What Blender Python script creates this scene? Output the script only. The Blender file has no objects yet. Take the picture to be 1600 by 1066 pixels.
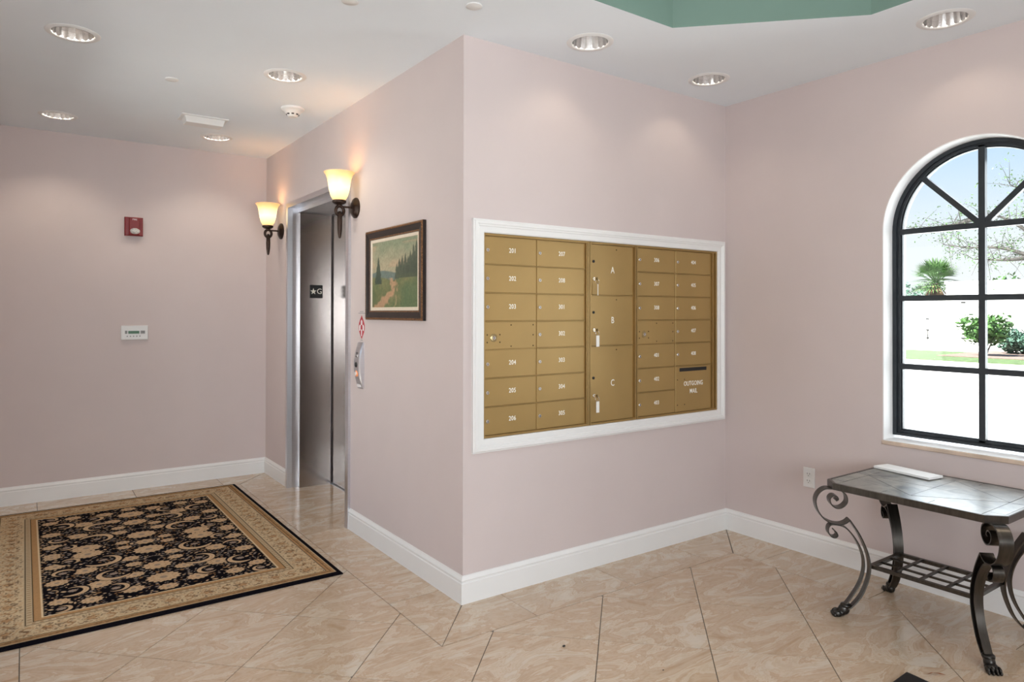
import bpy, bmesh, math, random
import numpy as np
from mathutils import Vector, Matrix

R = math.radians
PI = math.pi
random.seed(7)
scene = bpy.context.scene
col = scene.collection

# ------------------------------------------------------------------ camera
CAM = (-1.728, -2.8393, 1.4043)
YAW, PITCH, ROLL = 0.6177, 0.0059, 0.0016
F_PX, V0 = 1072.32, 481.84
fw = Vector((math.sin(YAW) * math.cos(PITCH), math.cos(YAW) * math.cos(PITCH), math.sin(PITCH)))
rt = Vector((math.cos(YAW), -math.sin(YAW), 0))
up = rt.cross(fw)
r2 = rt * math.cos(ROLL) + up * math.sin(ROLL)
u2 = -rt * math.sin(ROLL) + up * math.cos(ROLL)
cam_data = bpy.data.cameras.new('camera')
cam = bpy.data.objects.new('camera', cam_data)
col.objects.link(cam)
m3 = Matrix((r2, u2, -fw)).transposed()
cam.matrix_world = Matrix.Translation(CAM) @ m3.to_4x4()
cam_data.sensor_width = 36.0
cam_data.lens = F_PX / 1600 * 36.0
cam_data.shift_y = (V0 - 533) / 1600
cam_data.clip_start = 0.05
cam_data.clip_end = 300
scene.camera = cam

# ------------------------------------------------------------------ world, sun, exposure
scene.view_settings.view_transform = 'Standard'
scene.view_settings.look = 'None'
scene.view_settings.gamma = 1
scene.view_settings.use_curve_mapping = False
scene.view_settings.exposure = 0.13
scene.cycles.use_denoising = True
scene.cycles.max_bounces = 10
scene.cycles.diffuse_bounces = 6
scene.cycles.glossy_bounces = 5
scene.cycles.sample_clamp_indirect = 6

world = bpy.data.worlds.new('sky')
scene.world = world
world.use_nodes = True
wn = world.node_tree.nodes
wl = world.node_tree.links
wn.clear()
w_out = wn.new('ShaderNodeOutputWorld')
w_bg = wn.new('ShaderNodeBackground')
w_tc = wn.new('ShaderNodeTexCoord')
w_sep = wn.new('ShaderNodeSeparateXYZ')
w_ramp = wn.new('ShaderNodeValToRGB')
wl.new(w_tc.outputs['Generated'], w_sep.inputs[0])
wl.new(w_sep.outputs['Z'], w_ramp.inputs[0])
wl.new(w_ramp.outputs[0], w_bg.inputs[0])
wl.new(w_bg.outputs[0], w_out.inputs[0])
e = w_ramp.color_ramp.elements
e[0].position = 0.0
e[0].color = (1.0, 1.0, 1.0, 1)
e[1].position = 0.55
e[1].color = (0.28, 0.48, 0.85, 1)
k = w_ramp.color_ramp.elements.new(0.09)
k.color = (0.92, 0.97, 1.0, 1)
k = w_ramp.color_ramp.elements.new(0.20)
k.color = (0.60, 0.79, 1.0, 1)
w_bg.inputs[1].default_value = 1.0

sun_d = bpy.data.lights.new('sun', 'SUN')
sun_d.energy = 24.0
sun_d.angle = R(0.6)
sun_d.color = (1.0, 0.97, 0.92)
sun = bpy.data.objects.new('sun', sun_d)
col.objects.link(sun)
sun.rotation_euler = Vector((0.62, -0.30, -0.95)).to_track_quat('-Z', 'Y').to_euler()

# area lamps: added fill at two assumed openings, extra daylight at the arched window
FRONT_FILL_W = 118.0
SIDE_FILL_W = 3.6
WINDOW_W = 18.0


def area_light(name, loc, direction, sx, sy, watts, color):
    d = bpy.data.lights.new(name, 'AREA')
    d.shape = 'RECTANGLE'
    d.size, d.size_y = sx, sy
    d.energy = watts
    d.color = color
    o = bpy.data.objects.new(name, d)
    col.objects.link(o)
    o.location = loc
    o.rotation_euler = Vector(direction).to_track_quat('-Z', 'Y').to_euler()
    return o


area_light('added_front_fill', (-1.9, -4.66, 1.40), (0, 1, -0.08), 3.2, 0.90, FRONT_FILL_W, (0.86, 0.94, 1.0))  # fill lamp added behind the camera, at an assumed window band
area_light('added_side_fill', (-2.06, 1.35, 0.85), (1, 0.6, 0.0), 1.7, 1.5, SIDE_FILL_W, (1.0, 0.95, 0.89))  # fill lamp added to brighten the corridor, at an assumed side door
area_light('window_daylight', (2.30, -1.428, 1.47), (-1, 0, 0), 0.80, 1.42, WINDOW_W, (0.93, 0.97, 1.0))

SPOT_W = 2.8
SPOT_CORRIDOR_W = 12.5
SCONCE_W = 1.1
ADDED_CHANDELIER_W = 3.0

# ------------------------------------------------------------------ dimensions
L = 1.998
D = 3.319
H = 2.75
BT = 0.0146
BH = 0.1335
XW = -2.04      # corridor wall opposite the elevator
XL = -3.7       # far side of the lobby
YF = -4.7       # lobby wall behind the camera


# ------------------------------------------------------------------ materials
def new_mat(name):
    m = bpy.data.materials.new(name)
    m.use_nodes = True
    return m, m.node_tree.nodes, m.node_tree.links, m.node_tree.nodes['Principled BSDF']


def plain(name, c, rough=0.5, metal=0.0, spec=0.5, var=0.0, scale=20.0, bump=0.0, bscale=200.0, emit=None, estr=0.0, stretch=None):
    m, n, l, b = new_mat(name)
    b.inputs['Base Color'].default_value = (*c, 1)
    b.inputs['Roughness'].default_value = rough
    b.inputs['Metallic'].default_value = metal
    b.inputs['Specular IOR Level'].default_value = spec
    tc = n.new('ShaderNodeTexCoord')
    src = tc.outputs['Object']
    if stretch:
        mp = n.new('ShaderNodeMapping')
        mp.inputs['Scale'].default_value = stretch
        l.new(src, mp.inputs[0])
        src = mp.outputs[0]
    if var > 0:
        nz = n.new('ShaderNodeTexNoise')
        nz.inputs['Scale'].default_value = scale
        nz.inputs['Detail'].default_value = 4
        l.new(src, nz.inputs['Vector'])
        mr = n.new('ShaderNodeMapRange')
        mr.inputs[1].default_value = 0.3
        mr.inputs[2].default_value = 0.7
        mr.inputs[3].default_value = 1 - var
        mr.inputs[4].default_value = 1 + var
        l.new(nz.outputs[0], mr.inputs[0])
        mx = n.new('ShaderNodeVectorMath')
        mx.operation = 'SCALE'
        mx.inputs[0].default_value = c
        l.new(mr.outputs[0], mx.inputs['Scale'])
        l.new(mx.outputs[0], b.inputs['Base Color'])
    if bump > 0:
        nb = n.new('ShaderNodeTexNoise')
        nb.inputs['Scale'].default_value = bscale
        nb.inputs['Detail'].default_value = 3
        l.new(src, nb.inputs['Vector'])
        bp = n.new('ShaderNodeBump')
        bp.inputs['Strength'].default_value = bump
        bp.inputs['Distance'].default_value = 0.002
        l.new(nb.outputs[0], bp.inputs['Height'])
        l.new(bp.outputs[0], b.inputs['Normal'])
    if emit:
        b.inputs['Emission Color'].default_value = (*emit, 1)
        b.inputs['Emission Strength'].default_value = estr
    return m


M = {}
M['wall'] = plain('pink_wall_paint', (0.62, 0.54, 0.525), 0.65, var=0.015, scale=3, bump=0.05, bscale=350, spec=0.3)
M['ceiling'] = plain('ceiling_white', (0.79, 0.84, 0.885), 0.8, var=0.01, scale=3, bump=0.04, bscale=300, spec=0.2)
M['green'] = plain('sage_green_paint', (0.17, 0.27, 0.23), 0.7, var=0.02, scale=4)
M['white'] = plain('white_semi_gloss', (0.80, 0.80, 0.79), 0.35, var=0.01, scale=5)
M['reveal'] = plain('white_reveal_paint', (0.85, 0.85, 0.85), 0.6, var=0.01, scale=5)
M['plastic'] = plain('white_plastic', (0.75, 0.75, 0.74), 0.4, var=0.01)
M['grout'] = plain('grey_grout', (0.13, 0.11, 0.09), 0.85, var=0.15, scale=60)
M['gold'] = plain('gold_anodised', (0.40, 0.265, 0.098), 0.44, 0.4, var=0.06, scale=3, bump=0.03, bscale=900)
M['gold_d'] = plain('gold_anodised_frame', (0.38, 0.25, 0.095), 0.4, 0.55, var=0.06, scale=4)
M['rivet'] = plain('dark_rivet', (0.10, 0.06, 0.025), 0.4, 0.7)
M['numeral'] = plain('engraved_white', (0.92, 0.90, 0.82), 0.6)
M['chrome'] = plain('lock_chrome', (0.70, 0.68, 0.64), 0.2, 0.9, var=0.02)
M['black'] = plain('black_void', (0.008, 0.008, 0.009), 0.5, var=0.05)
M['steel'] = plain('brushed_stainless', (0.43, 0.395, 0.375), 0.20, 1.0, var=0.05, scale=6, bump=0.06, bscale=60, stretch=(2, 2, 60))
M['steel_l'] = plain('satin_stainless_frame', (0.66, 0.66, 0.69), 0.28, 0.9, var=0.03, scale=5, stretch=(2, 2, 30))
M['steel_s'] = plain('satin_steel_soffit', (0.62, 0.63, 0.68), 0.42, 0.85, var=0.02, scale=5)
M['bronze'] = plain('oil_rubbed_bronze', (0.035, 0.018, 0.012), 0.38, 0.6, var=0.3, scale=30)
M['pewter'] = plain('antique_pewter', (0.085, 0.077, 0.067), 0.30, 0.95, var=0.2, scale=14, bump=0.08, bscale=120, stretch=(1, 6, 1))
M['paw'] = plain('dark_pewter', (0.05, 0.047, 0.043), 0.3, 0.9, var=0.3, scale=40)
M['winframe'] = plain('dark_window_metal', (0.028, 0.034, 0.04), 0.4, 0.3, var=0.1)
M['red'] = plain('fire_red', (0.19, 0.009, 0.011), 0.35, var=0.05)
M['sillstone'] = plain('sill_marble', (0.60, 0.47, 0.37), 0.25, var=0.2, scale=12)
M['paper'] = plain('white_paper', (0.85, 0.85, 0.84), 0.6, var=0.01)
M['lcd'] = plain('green_lcd', (0.012, 0.07, 0.02), 0.3, emit=(0.05, 0.45, 0.10), estr=0.04)
M['grey'] = plain('grey_plastic', (0.25, 0.25, 0.25), 0.5, var=0.05)
M['orange'] = plain('amber_button', (0.7, 0.25, 0.10), 0.4, emit=(1.0, 0.35, 0.12), estr=0.25)
M['signred'] = plain('sticker_red', (0.45, 0.02, 0.035), 0.5)
M['signwhite'] = plain('sticker_white', (0.75, 0.72, 0.72), 0.5)
M['star'] = plain('cream_numeral', (0.80, 0.78, 0.70), 0.5)
M['bulb'] = plain('lamp_glow', (0.8, 0.8, 0.8), 0.5, emit=(1.0, 0.95, 0.88), estr=3.0)
M['reflector'] = plain('specular_reflector', (0.82, 0.82, 0.82), 0.16, 1.0, var=0.03, scale=8)
M['strobe'] = plain('strobe_lens', (0.70, 0.72, 0.70), 0.12, 0.3, var=0.35, scale=90)
M['leaf_brown'] = plain('dry_leaf', (0.42, 0.14, 0.045), 0.7, var=0.3, scale=80)
M['crumb'] = plain('dark_crumb', (0.02, 0.018, 0.015), 0.8)
M['keytag'] = plain('clear_tag_plastic', (0.80, 0.78, 0.74), 0.3)
M['keymetal'] = plain('key_brass', (0.45, 0.35, 0.18), 0.3, 0.9)
M['fpaint'] = plain('black_picture_frame', (0.012, 0.006, 0.004), 0.35, 0.0, var=0.4, scale=40)
M['fgold'] = plain('gilt_edge', (0.22, 0.11, 0.05), 0.4, 0.6, var=0.6, scale=160)
M['liner'] = plain('linen_liner', (0.72, 0.62, 0.50), 0.7, var=0.05, scale=80)
# outside
M['pave'] = plain('pale_concrete_paving', (0.72, 0.70, 0.66), 0.85, var=0.06, scale=2)
M['grass'] = plain('lawn_grass', (0.065, 0.105, 0.035), 0.9, var=0.45, scale=5, bump=0.6, bscale=30)
M['gwall'] = plain('white_garden_wall', (0.82, 0.80, 0.77), 0.8, var=0.03, scale=2)
M['palm'] = plain('palm_green', (0.07, 0.15, 0.035), 0.6, var=0.5, scale=3)
M['palmdead'] = plain('dry_palm_skirt', (0.16, 0.09, 0.05), 0.9, var=0.5, scale=4)
M['bark'] = plain('grey_bark', (0.055, 0.05, 0.045), 0.9, var=0.35, scale=9)
M['leaf'] = plain('oak_leaf', (0.06, 0.12, 0.04), 0.6, var=0.45, scale=3)
M['shrub'] = plain('shrub_leaf', (0.06, 0.14, 0.035), 0.5, var=0.6, scale=2.5)
M['shrub2'] = plain('dark_hedge_leaf', (0.06, 0.13, 0.09), 0.6, var=0.5, scale=2.5)
M['mulch'] = plain('brown_mulch', (0.16, 0.11, 0.09), 0.95, var=0.4, scale=20)
M['hinge'] = plain('black_iron', (0.01, 0.01, 0.01), 0.5)


def shade_mat():
    m, n, l, b = new_mat('amber_glass_shade')
    b.inputs['Base Color'].default_value = (0.85, 0.62, 0.33, 1)
    b.inputs['Roughness'].default_value = 0.35
    tc = n.new('ShaderNodeTexCoord')
    sp = n.new('ShaderNodeSeparateXYZ')
    l.new(tc.outputs['Object'], sp.inputs[0])
    rp = n.new('ShaderNodeValToRGB')
    mr = n.new('ShaderNodeMapRange')
    mr.inputs[1].default_value = 0.0
    mr.inputs[2].default_value = 0.185
    l.new(sp.outputs['Z'], mr.inputs[0])
    nz = n.new('ShaderNodeTexNoise')
    nz.inputs['Scale'].default_value = 14
    l.new(tc.outputs['Object'], nz.inputs['Vector'])
    ad = n.new('ShaderNodeMath')
    ad.operation = 'MULTIPLY_ADD'
    ad.inputs[1].default_value = 0.10
    l.new(nz.outputs[0], ad.inputs[0])
    l.new(mr.outputs[0], ad.inputs[2])
    l.new(ad.outputs[0], rp.inputs[0])
    el = rp.color_ramp.elements
    el[0].position = 0.03
    el[0].color = (0.75, 0.40, 0.11, 1)
    el[1].position = 1.0
    el[1].color = (0.50, 0.23, 0.05, 1)
    for pos, c in ((0.22, (1.0, 0.78, 0.38, 1)), (0.48, (1.0, 0.93, 0.68, 1)), (0.70, (1.0, 0.82, 0.42, 1)), (0.88, (0.72, 0.40, 0.12, 1))):
        x = el.new(pos)
        x.color = c
    l.new(rp.outputs[0], b.inputs['Emission Color'])
    b.inputs['Emission Strength'].default_value = 0.95
    return m


M['shade'] = shade_mat()


def tile_mat():
    m, n, l, b = new_mat('beige_marble_tile')
    tc = n.new('ShaderNodeTexCoord')
    oi = n.new('ShaderNodeObjectInfo')
    cm = n.new('ShaderNodeCombineXYZ')
    mu = n.new('ShaderNodeMath')
    mu.operation = 'MULTIPLY'
    mu.inputs[1].default_value = 37.0
    l.new(oi.outputs['Random'], mu.inputs[0])
    l.new(mu.outputs[0], cm.inputs[0])
    l.new(mu.outputs[0], cm.inputs[2])
    ad = n.new('ShaderNodeVectorMath')
    ad.operation = 'ADD'
    l.new(tc.outputs['Object'], ad.inputs[0])
    l.new(cm.outputs[0], ad.inputs[1])
    mp = n.new('ShaderNodeMapping')
    mp.inputs['Scale'].default_value = (1.6, 4.2, 1.0)
    mp.inputs['Rotation'].default_value = (0, 0, R(24))
    l.new(ad.outputs[0], mp.inputs[0])
    n1 = n.new('ShaderNodeTexNoise')
    n1.inputs['Scale'].default_value = 1.5
    n1.inputs['Detail'].default_value = 9
    n1.inputs['Roughness'].default_value = 0.62
    n1.inputs['Distortion'].default_value = 2.2
    l.new(mp.outputs[0], n1.inputs['Vector'])
    r1 = n.new('ShaderNodeValToRGB')
    l.new(n1.outputs[0], r1.inputs[0])
    el = r1.color_ramp.elements
    el[0].position = 0.30
    el[0].color = (0.45, 0.31, 0.195, 1)
    el[1].position = 0.72
    el[1].color = (0.63, 0.56, 0.47, 1)
    for pos, c in ((0.45, (0.555, 0.435, 0.32, 1)), (0.50, (0.50, 0.365, 0.25, 1)), (0.535, (0.61, 0.51, 0.40, 1)), (0.58, (0.55, 0.435, 0.32, 1)), (0.62, (0.61, 0.525, 0.425, 1))):
        x = el.new(pos)
        x.color = c
    n2 = n.new('ShaderNodeTexNoise')
    n2.inputs['Scale'].default_value = 24
    n2.inputs['Detail'].default_value = 3
    l.new(ad.outputs[0], n2.inputs['Vector'])
    mr = n.new('ShaderNodeMapRange')
    mr.inputs[3].default_value = 0.92
    mr.inputs[4].default_value = 1.06
    l.new(n2.outputs[0], mr.inputs[0])
    sc = n.new('ShaderNodeVectorMath')
    sc.operation = 'SCALE'
    l.new(r1.outputs[0], sc.inputs[0])
    l.new(mr.outputs[0], sc.inputs['Scale'])
    l.new(sc.outputs[0], b.inputs['Base Color'])
    b.inputs['Roughness'].default_value = 0.13
    b.inputs['Specular IOR Level'].default_value = 0.6
    return m


M['tile'] = tile_mat()


def slate_mat():
    m, n, l, b = new_mat('polished_slate')
    tc = n.new('ShaderNodeTexCoord')
    n1 = n.new('ShaderNodeTexNoise')
    n1.inputs['Scale'].default_value = 9
    n1.inputs['Detail'].default_value = 8
    n1.inputs['Distortion'].default_value = 1.2
    l.new(tc.outputs['Object'], n1.inputs['Vector'])
    r1 = n.new('ShaderNodeValToRGB')
    l.new(n1.outputs[0], r1.inputs[0])
    el = r1.color_ramp.elements
    el[0].position = 0.32
    el[0].color = (0.045, 0.055, 0.055, 1)
    el[1].position = 0.70
    el[1].color = (0.30, 0.29, 0.25, 1)
    l.new(r1.outputs[0], b.inputs['Base Color'])
    b.inputs['Roughness'].default_value = 0.30
    b.inputs['IOR'].default_value = 2.0
    bp = n.new('ShaderNodeBump')
    bp.inputs['Strength'].default_value = 0.12
    bp.inputs['Distance'].default_value = 0.003
    l.new(n1.outputs[0], bp.inputs['Height'])
    l.new(bp.outputs[0], b.inputs['Normal'])
    return m


M['slate'] = slate_mat()


def glass_mat():
    m = bpy.data.materials.new('window_glass')
    m.use_nodes = True
    n, l = m.node_tree.nodes, m.node_tree.links
    n.clear()
    out = n.new('ShaderNodeOutputMaterial')
    tr = n.new('ShaderNodeBsdfTransparent')
    tr.inputs[0].default_value = (0.96, 0.98, 0.98, 1)
    gl = n.new('ShaderNodeBsdfGlossy')
    gl.inputs['Roughness'].default_value = 0.02
    fr = n.new('ShaderNodeFresnel')
    fr.inputs[0].default_value = 1.35
    mx = n.new('ShaderNodeMixShader')
    l.new(fr.outputs[0], mx.inputs[0])
    l.new(tr.outputs[0], mx.inputs[1])
    l.new(gl.outputs[0], mx.inputs[2])
    l.new(mx.outputs[0], out.inputs[0])
    return m


M['glass'] = glass_mat()


def attr_mat(name, rough, bump=0.0, bscale=400):
    m, n, l, b = new_mat(name)
    a = n.new('ShaderNodeAttribute')
    a.attribute_name = 'pattern'
    tc = n.new('ShaderNodeTexCoord')
    nz = n.new('ShaderNodeTexNoise')
    nz.inputs['Scale'].default_value = bscale
    l.new(tc.outputs['Object'], nz.inputs['Vector'])
    mr = n.new('ShaderNodeMapRange')
    mr.inputs[3].default_value = 0.85
    mr.inputs[4].default_value = 1.15
    l.new(nz.outputs[0], mr.inputs[0])
    sc = n.new('ShaderNodeVectorMath')
    sc.operation = 'SCALE'
    l.new(a.outputs['Color'], sc.inputs[0])
    l.new(mr.outputs[0], sc.inputs['Scale'])
    l.new(sc.outputs[0], b.inputs['Base Color'])
    b.inputs['Roughness'].default_value = rough
    b.inputs['Specular IOR Level'].default_value = 0.02 if rough > 0.8 else 0.4
    if bump:
        bp = n.new('ShaderNodeBump')
        bp.inputs['Strength'].default_value = bump
        bp.inputs['Distance'].default_value = 0.003
        l.new(nz.outputs[0], bp.inputs['Height'])
        l.new(bp.outputs[0], b.inputs['Normal'])
    return m


M['rug'] = attr_mat('woven_rug', 0.95, 0.5, 300)
M['canvas'] = attr_mat('painted_canvas', 0.55, 0.15, 250)


# ------------------------------------------------------------------ mesh helpers
class MB:
    def __init__(self):
        self.v, self.f, self.mi = [], [], []

    def add(self, vs, fs, mi=0):
        o = len(self.v)
        self.v += [tuple(x) for x in vs]
        for f in fs:
            self.f.append(tuple(i + o for i in f))
            self.mi.append(mi)
        return self

    def box(self, a, b, mi=0):
        x0, y0, z0 = (min(a[i], b[i]) for i in range(3))
        x1, y1, z1 = (max(a[i], b[i]) for i in range(3))
        return self.add([(x0, y0, z0), (x1, y0, z0), (x1, y1, z0), (x0, y1, z0), (x0, y0, z1), (x1, y0, z1), (x1, y1, z1), (x0, y1, z1)],
                        [(0, 3, 2, 1), (4, 5, 6, 7), (0, 1, 5, 4), (1, 2, 6, 5), (2, 3, 7, 6), (3, 0, 4, 7)], mi)

    def bbox(self, a, b, bev=0.002, axis=1, mi=0):
        """box with bevelled front edges: front is the min side of the given axis"""
        a, b = [min(a[i], b[i]) for i in range(3)], [max(a[i], b[i]) for i in range(3)]
        o = [i for i in range(3) if i != axis]

        def P(u, v, w):
            r = [0, 0, 0]
            r[o[0]], r[o[1]], r[axis] = u, v, w
            return r
        u0, u1, v0, v1 = a[o[0]], b[o[0]], a[o[1]], b[o[1]]
        w0, w1 = a[axis], b[axis]
        vs = []
        for w, ins in ((w1, 0), (w0 + bev, 0), (w0, bev)):
            vs += [P(u0 + ins, v0 + ins, w), P(u1 - ins, v0 + ins, w), P(u1 - ins, v1 - ins, w), P(u0 + ins, v1 - ins, w)]
        fs = [(3, 2, 1, 0), (8, 9, 10, 11)]
        for r in (0, 4):
            for i in range(4):
                j = (i + 1) % 4
                fs.append((r + i, r + j, r + 4 + j, r + 4 + i))
        return self.add(vs, fs, mi)

    def prism(self, poly, z0, z1, mi=0, mp=None):
        n = len(poly)
        mp = mp or (lambda u, v, w: (u, v, w))
        vs = [mp(u, v, z0) for u, v in poly] + [mp(u, v, z1) for u, v in poly]
        fs = [tuple(reversed(range(n))), tuple(range(n, 2 * n))]
        for i in range(n):
            j = (i + 1) % n
            fs.append((i, j, n + j, n + i))
        return self.add(vs, fs, mi)

    def lathe(self, prof, n=32, c=(0, 0, 0), axis='z', mi=0, caps=True, ripple=None):
        vs = []
        for (r, h) in prof:
            for i in range(n):
                a = 2 * PI * i / n
                rr = r * (1 + (ripple if (ripple and i % 2) else 0))
                x, y = rr * math.cos(a), rr * math.sin(a)
                p = {'z': (x, y, h), 'x': (h, x, y), 'y': (x, h, y)}[axis]
                vs.append((c[0] + p[0], c[1] + p[1], c[2] + p[2]))
        fs = []
        for k in range(len(prof) - 1):
            for i in range(n):
                j = (i + 1) % n
                fs.append((k * n + i, k * n + j, (k + 1) * n + j, (k + 1) * n + i))
        if caps:
            if prof[0][0] > 1e-6:
                fs.append(tuple(reversed(range(n))))
            if prof[-1][0] > 1e-6:
                fs.append(tuple(range((len(prof) - 1) * n, len(prof) * n)))
        return self.add(vs, fs, mi)

    def tube(self, pts, r, n=8, mi=0, caps=True):
        pts = [Vector(p) for p in pts]
        rs = r if isinstance(r, (list, tuple)) else [r] * len(pts)
        vs, prev = [], None
        for i, p in enumerate(pts):
            t = (pts[min(i + 1, len(pts) - 1)] - pts[max(i - 1, 0)]).normalized()
            if prev is None:
                a = Vector((0, 0, 1)) if abs(t.z) < 0.9 else Vector((1, 0, 0))
                u = t.cross(a).normalized()
            else:
                u = (prev - t * prev.dot(t)).normalized()
            prev = u
            w = t.cross(u)
            for k in range(n):
                a = 2 * PI * k / n
                vs.append(p + (u * math.cos(a) + w * math.sin(a)) * rs[i])
        fs = []
        for i in range(len(pts) - 1):
            for k in range(n):
                j = (k + 1) % n
                fs.append((i * n + k, i * n + j, (i + 1) * n + j, (i + 1) * n + k))
        if caps:
            fs.append(tuple(reversed(range(n))))
            fs.append(tuple(range((len(pts) - 1) * n, len(pts) * n)))
        return self.add(vs, fs, mi)

    def ellipsoid(self, c, r, nu=12, nv=8, mi=0):
        prof = [(max(1e-7, math.sin(PI * k / nv)), -math.cos(PI * k / nv)) for k in range(nv + 1)]
        o = len(self.v)
        self.lathe(prof, nu, (0, 0, 0), 'z', mi, caps=False)
        for i in range(o, len(self.v)):
            x, y, z = self.v[i]
            self.v[i] = (c[0] + x * r[0], c[1] + y * r[1], c[2] + z * r[2])
        return self

    def mesh(self, name, mats, smooth=None):
        me = bpy.data.meshes.new(name)
        me.from_pydata(self.v, [], self.f)
        for mm in (mats if isinstance(mats, (list, tuple)) else [mats]):
            me.materials.append(mm)
        me.polygons.foreach_set('material_index', self.mi)
        bm = bmesh.new()
        bm.from_mesh(me)
        bmesh.ops.recalc_face_normals(bm, faces=bm.faces)
        bm.to_mesh(me)
        bm.free()
        if smooth:
            me.polygons.foreach_set('use_smooth', [True] * len(me.polygons))
            me.set_sharp_from_angle(angle=R(smooth))
        me.update()
        return me

    def build(self, name, mats, parent=None, smooth=None, loc=None, recalc=True):
        return link(name, self.mesh(name, mats, smooth), parent, loc)


def link(name, me, parent=None, loc=None):
    o = bpy.data.objects.new(name, me)
    col.objects.link(o)
    if parent is not None:
        o.parent = parent
    if loc is not None:
        o.location = loc
    return o


def thing(name, label, cat, loc=(0, 0, 0), rz=0.0, group=None):
    o = bpy.data.objects.new(name, None)
    o.empty_display_size = 0.05
    col.objects.link(o)
    o.location = loc
    o.rotation_euler = (0, 0, rz)
    return tag(o, label, cat, group)


def tag(o, label, cat, group=None):
    o['label'] = label
    o['category'] = cat
    if group:
        o['group'] = group
    return o


def struct(o, label=None):
    o['kind'] = 'structure'
    if label:
        o['label'] = label
    return o


def plate(name, outer, holes, mp, w0, w1, mat, hole_mat=None):
    """flat plate with holes: outline in (u,v), thickness w0..w1; mp maps (u,v,w) to xyz"""
    bm = bmesh.new()
    loops = []
    for lp in [outer] + holes:
        vs = [bm.verts.new((u, v, 0)) for u, v in lp]
        es = [bm.edges.new((vs[i], vs[(i + 1) % len(vs)])) for i in range(len(vs))]
        loops.append((vs, es))
    bmesh.ops.triangle_fill(bm, use_beauty=True, use_dissolve=False, edges=[x for lp in loops for x in lp[1]])
    bm.verts.index_update()
    V = [tuple(v.co[:2]) for v in bm.verts]
    Fs = [tuple(v.index for v in f.verts) for f in bm.faces]
    bm.free()
    n = len(V)
    m = MB()
    vs = [mp(u, v, w0) for u, v in V] + [mp(u, v, w1) for u, v in V]
    fs = [f for f in Fs] + [tuple(i + n for i in reversed(f)) for f in Fs]
    m.add(vs, fs)
    i0 = 0
    for lp in [outer] + holes:
        k = len(lp)
        for i in range(k):
            a, b = i0 + i, i0 + (i + 1) % k
            m.f.append((a, b, b + n, a + n))
            m.mi.append(0)
        i0 += k
    return m.build(name, mat)


def text_mesh(s, size, depth=0.0006, align='CENTER', spacing=1.0, xscale=1.0, bold=0.0):
    cu = bpy.data.curves.new('lettering', 'FONT')
    cu.body = s
    cu.size = size
    cu.align_x = align
    cu.align_y = 'CENTER'
    cu.extrude = depth
    cu.space_character = spacing
    cu.resolution_u = 3
    cu.offset = bold
    o = bpy.data.objects.new('lettering_tmp', cu)
    col.objects.link(o)
    dg = bpy.context.evaluated_depsgraph_get()
    me = bpy.data.meshes.new_from_object(o.evaluated_get(dg))
    bpy.data.objects.remove(o)
    bpy.data.curves.remove(cu)
    if xscale != 1.0:
        for v in me.vertices:
            v.co.x *= xscale
    return me


ROT_Y = (R(90), 0, 0)              # text readable when looking along +Y
ROT_X = (R(90), 0, R(-90))         # text on a face looking toward -X, read from -X side


def catmull(pts, sub=6):
    P = [Vector(p) for p in pts]
    P = [P[0] * 2 - P[1]] + P + [P[-1] * 2 - P[-2]]
    out = []
    for i in range(1, len(P) - 2):
        for k in range(sub):
            t = k / sub
            a, b, c, d = P[i - 1], P[i], P[i + 1], P[i + 2]
            out.append(0.5 * ((2 * b) + (c - a) * t + (2 * a - 5 * b + 4 * c - d) * t * t + (3 * b - a - 3 * c + d) * t ** 3))
    out.append(P[-2])
    return out


# ================================================================== STRUCTURE
# ---- floor: grout bed with separate tiles
TS = 0.653
GAP = 0.0019
BXR, BYC, BXL, BXW, BYB = 1.652, -0.315, -0.292, -1.738, 3.005
fl = MB()
fl.box((XL - 0.2, YF - 0.2, -0.06), (L + 0.25, 0.02, -0.003))
fl.box((XL - 0.2, 0.02, -0.06), (0.45, D + 0.2, -0.003))
floor = struct(fl.build('floor', M['grout']))


def clip(poly, xa, ya, xb, yb):
    def cut(P, ax, val, keep_less):
        out = []
        for i in range(len(P)):
            a, b = P[i], P[(i + 1) % len(P)]
            ia = (a[ax] <= val) if keep_less else (a[ax] >= val)
            ib = (b[ax] <= val) if keep_less else (b[ax] >= val)
            if ia:
                out.append(a)
            if ia != ib:
                t = (val - a[ax]) / (b[ax] - a[ax])
                out.append((a[0] + (b[0] - a[0]) * t, a[1] + (b[1] - a[1]) * t))
        return out
    for ax, val, less in ((0, xa, False), (0, xb, True), (1, ya, False), (1, yb, True)):
        if not poly:
            return []
        poly = cut(poly, ax, val, less)
    return poly


def area(p):
    return abs(sum(p[i][0] * p[(i + 1) % len(p)][1] - p[(i + 1) % len(p)][0] * p[i][1] for i in range(len(p)))) / 2 if len(p) > 2 else 0


def add_tile(polys):
    polys = [p for p in polys if area(p) > 1e-4]
    if not polys:
        return
    cx = sum(q[0] for p in polys for q in p) / sum(len(p) for p in polys)
    cy = sum(q[1] for p in polys for q in p) / sum(len(p) for p in polys)
    m = MB()
    for p in polys:
        m.prism([(a - cx, b - cy) for a, b in p], -0.008, 0.0)
    m.build('tile', M['tile'], floor, loc=(cx, cy, 0))


s = TS / 2 - GAP * 1.414
for ku in range(-12, 13):
    for kv in range(-14, 12):
        uc, vc = 0.285 + TS * (ku + 0.5), 0.284 + TS * (kv + 0.5)    # u = x - y, v = x + y
        cx, cy = (uc + vc) / 2, (vc - uc) / 2
        sq = [(cx + s, cy), (cx, cy + s), (cx - s, cy), (cx, cy - s)]
        g = GAP
        A = clip(sq, BXW + g, -3.6, BXR - g, BYC - g)
        # part of the lobby that opens to the corridor shares tiles across the corner line
        B = clip(sq, BXW + g, BYC - g, BXL - g, BYB - g)
        add_tile([A, B])
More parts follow.
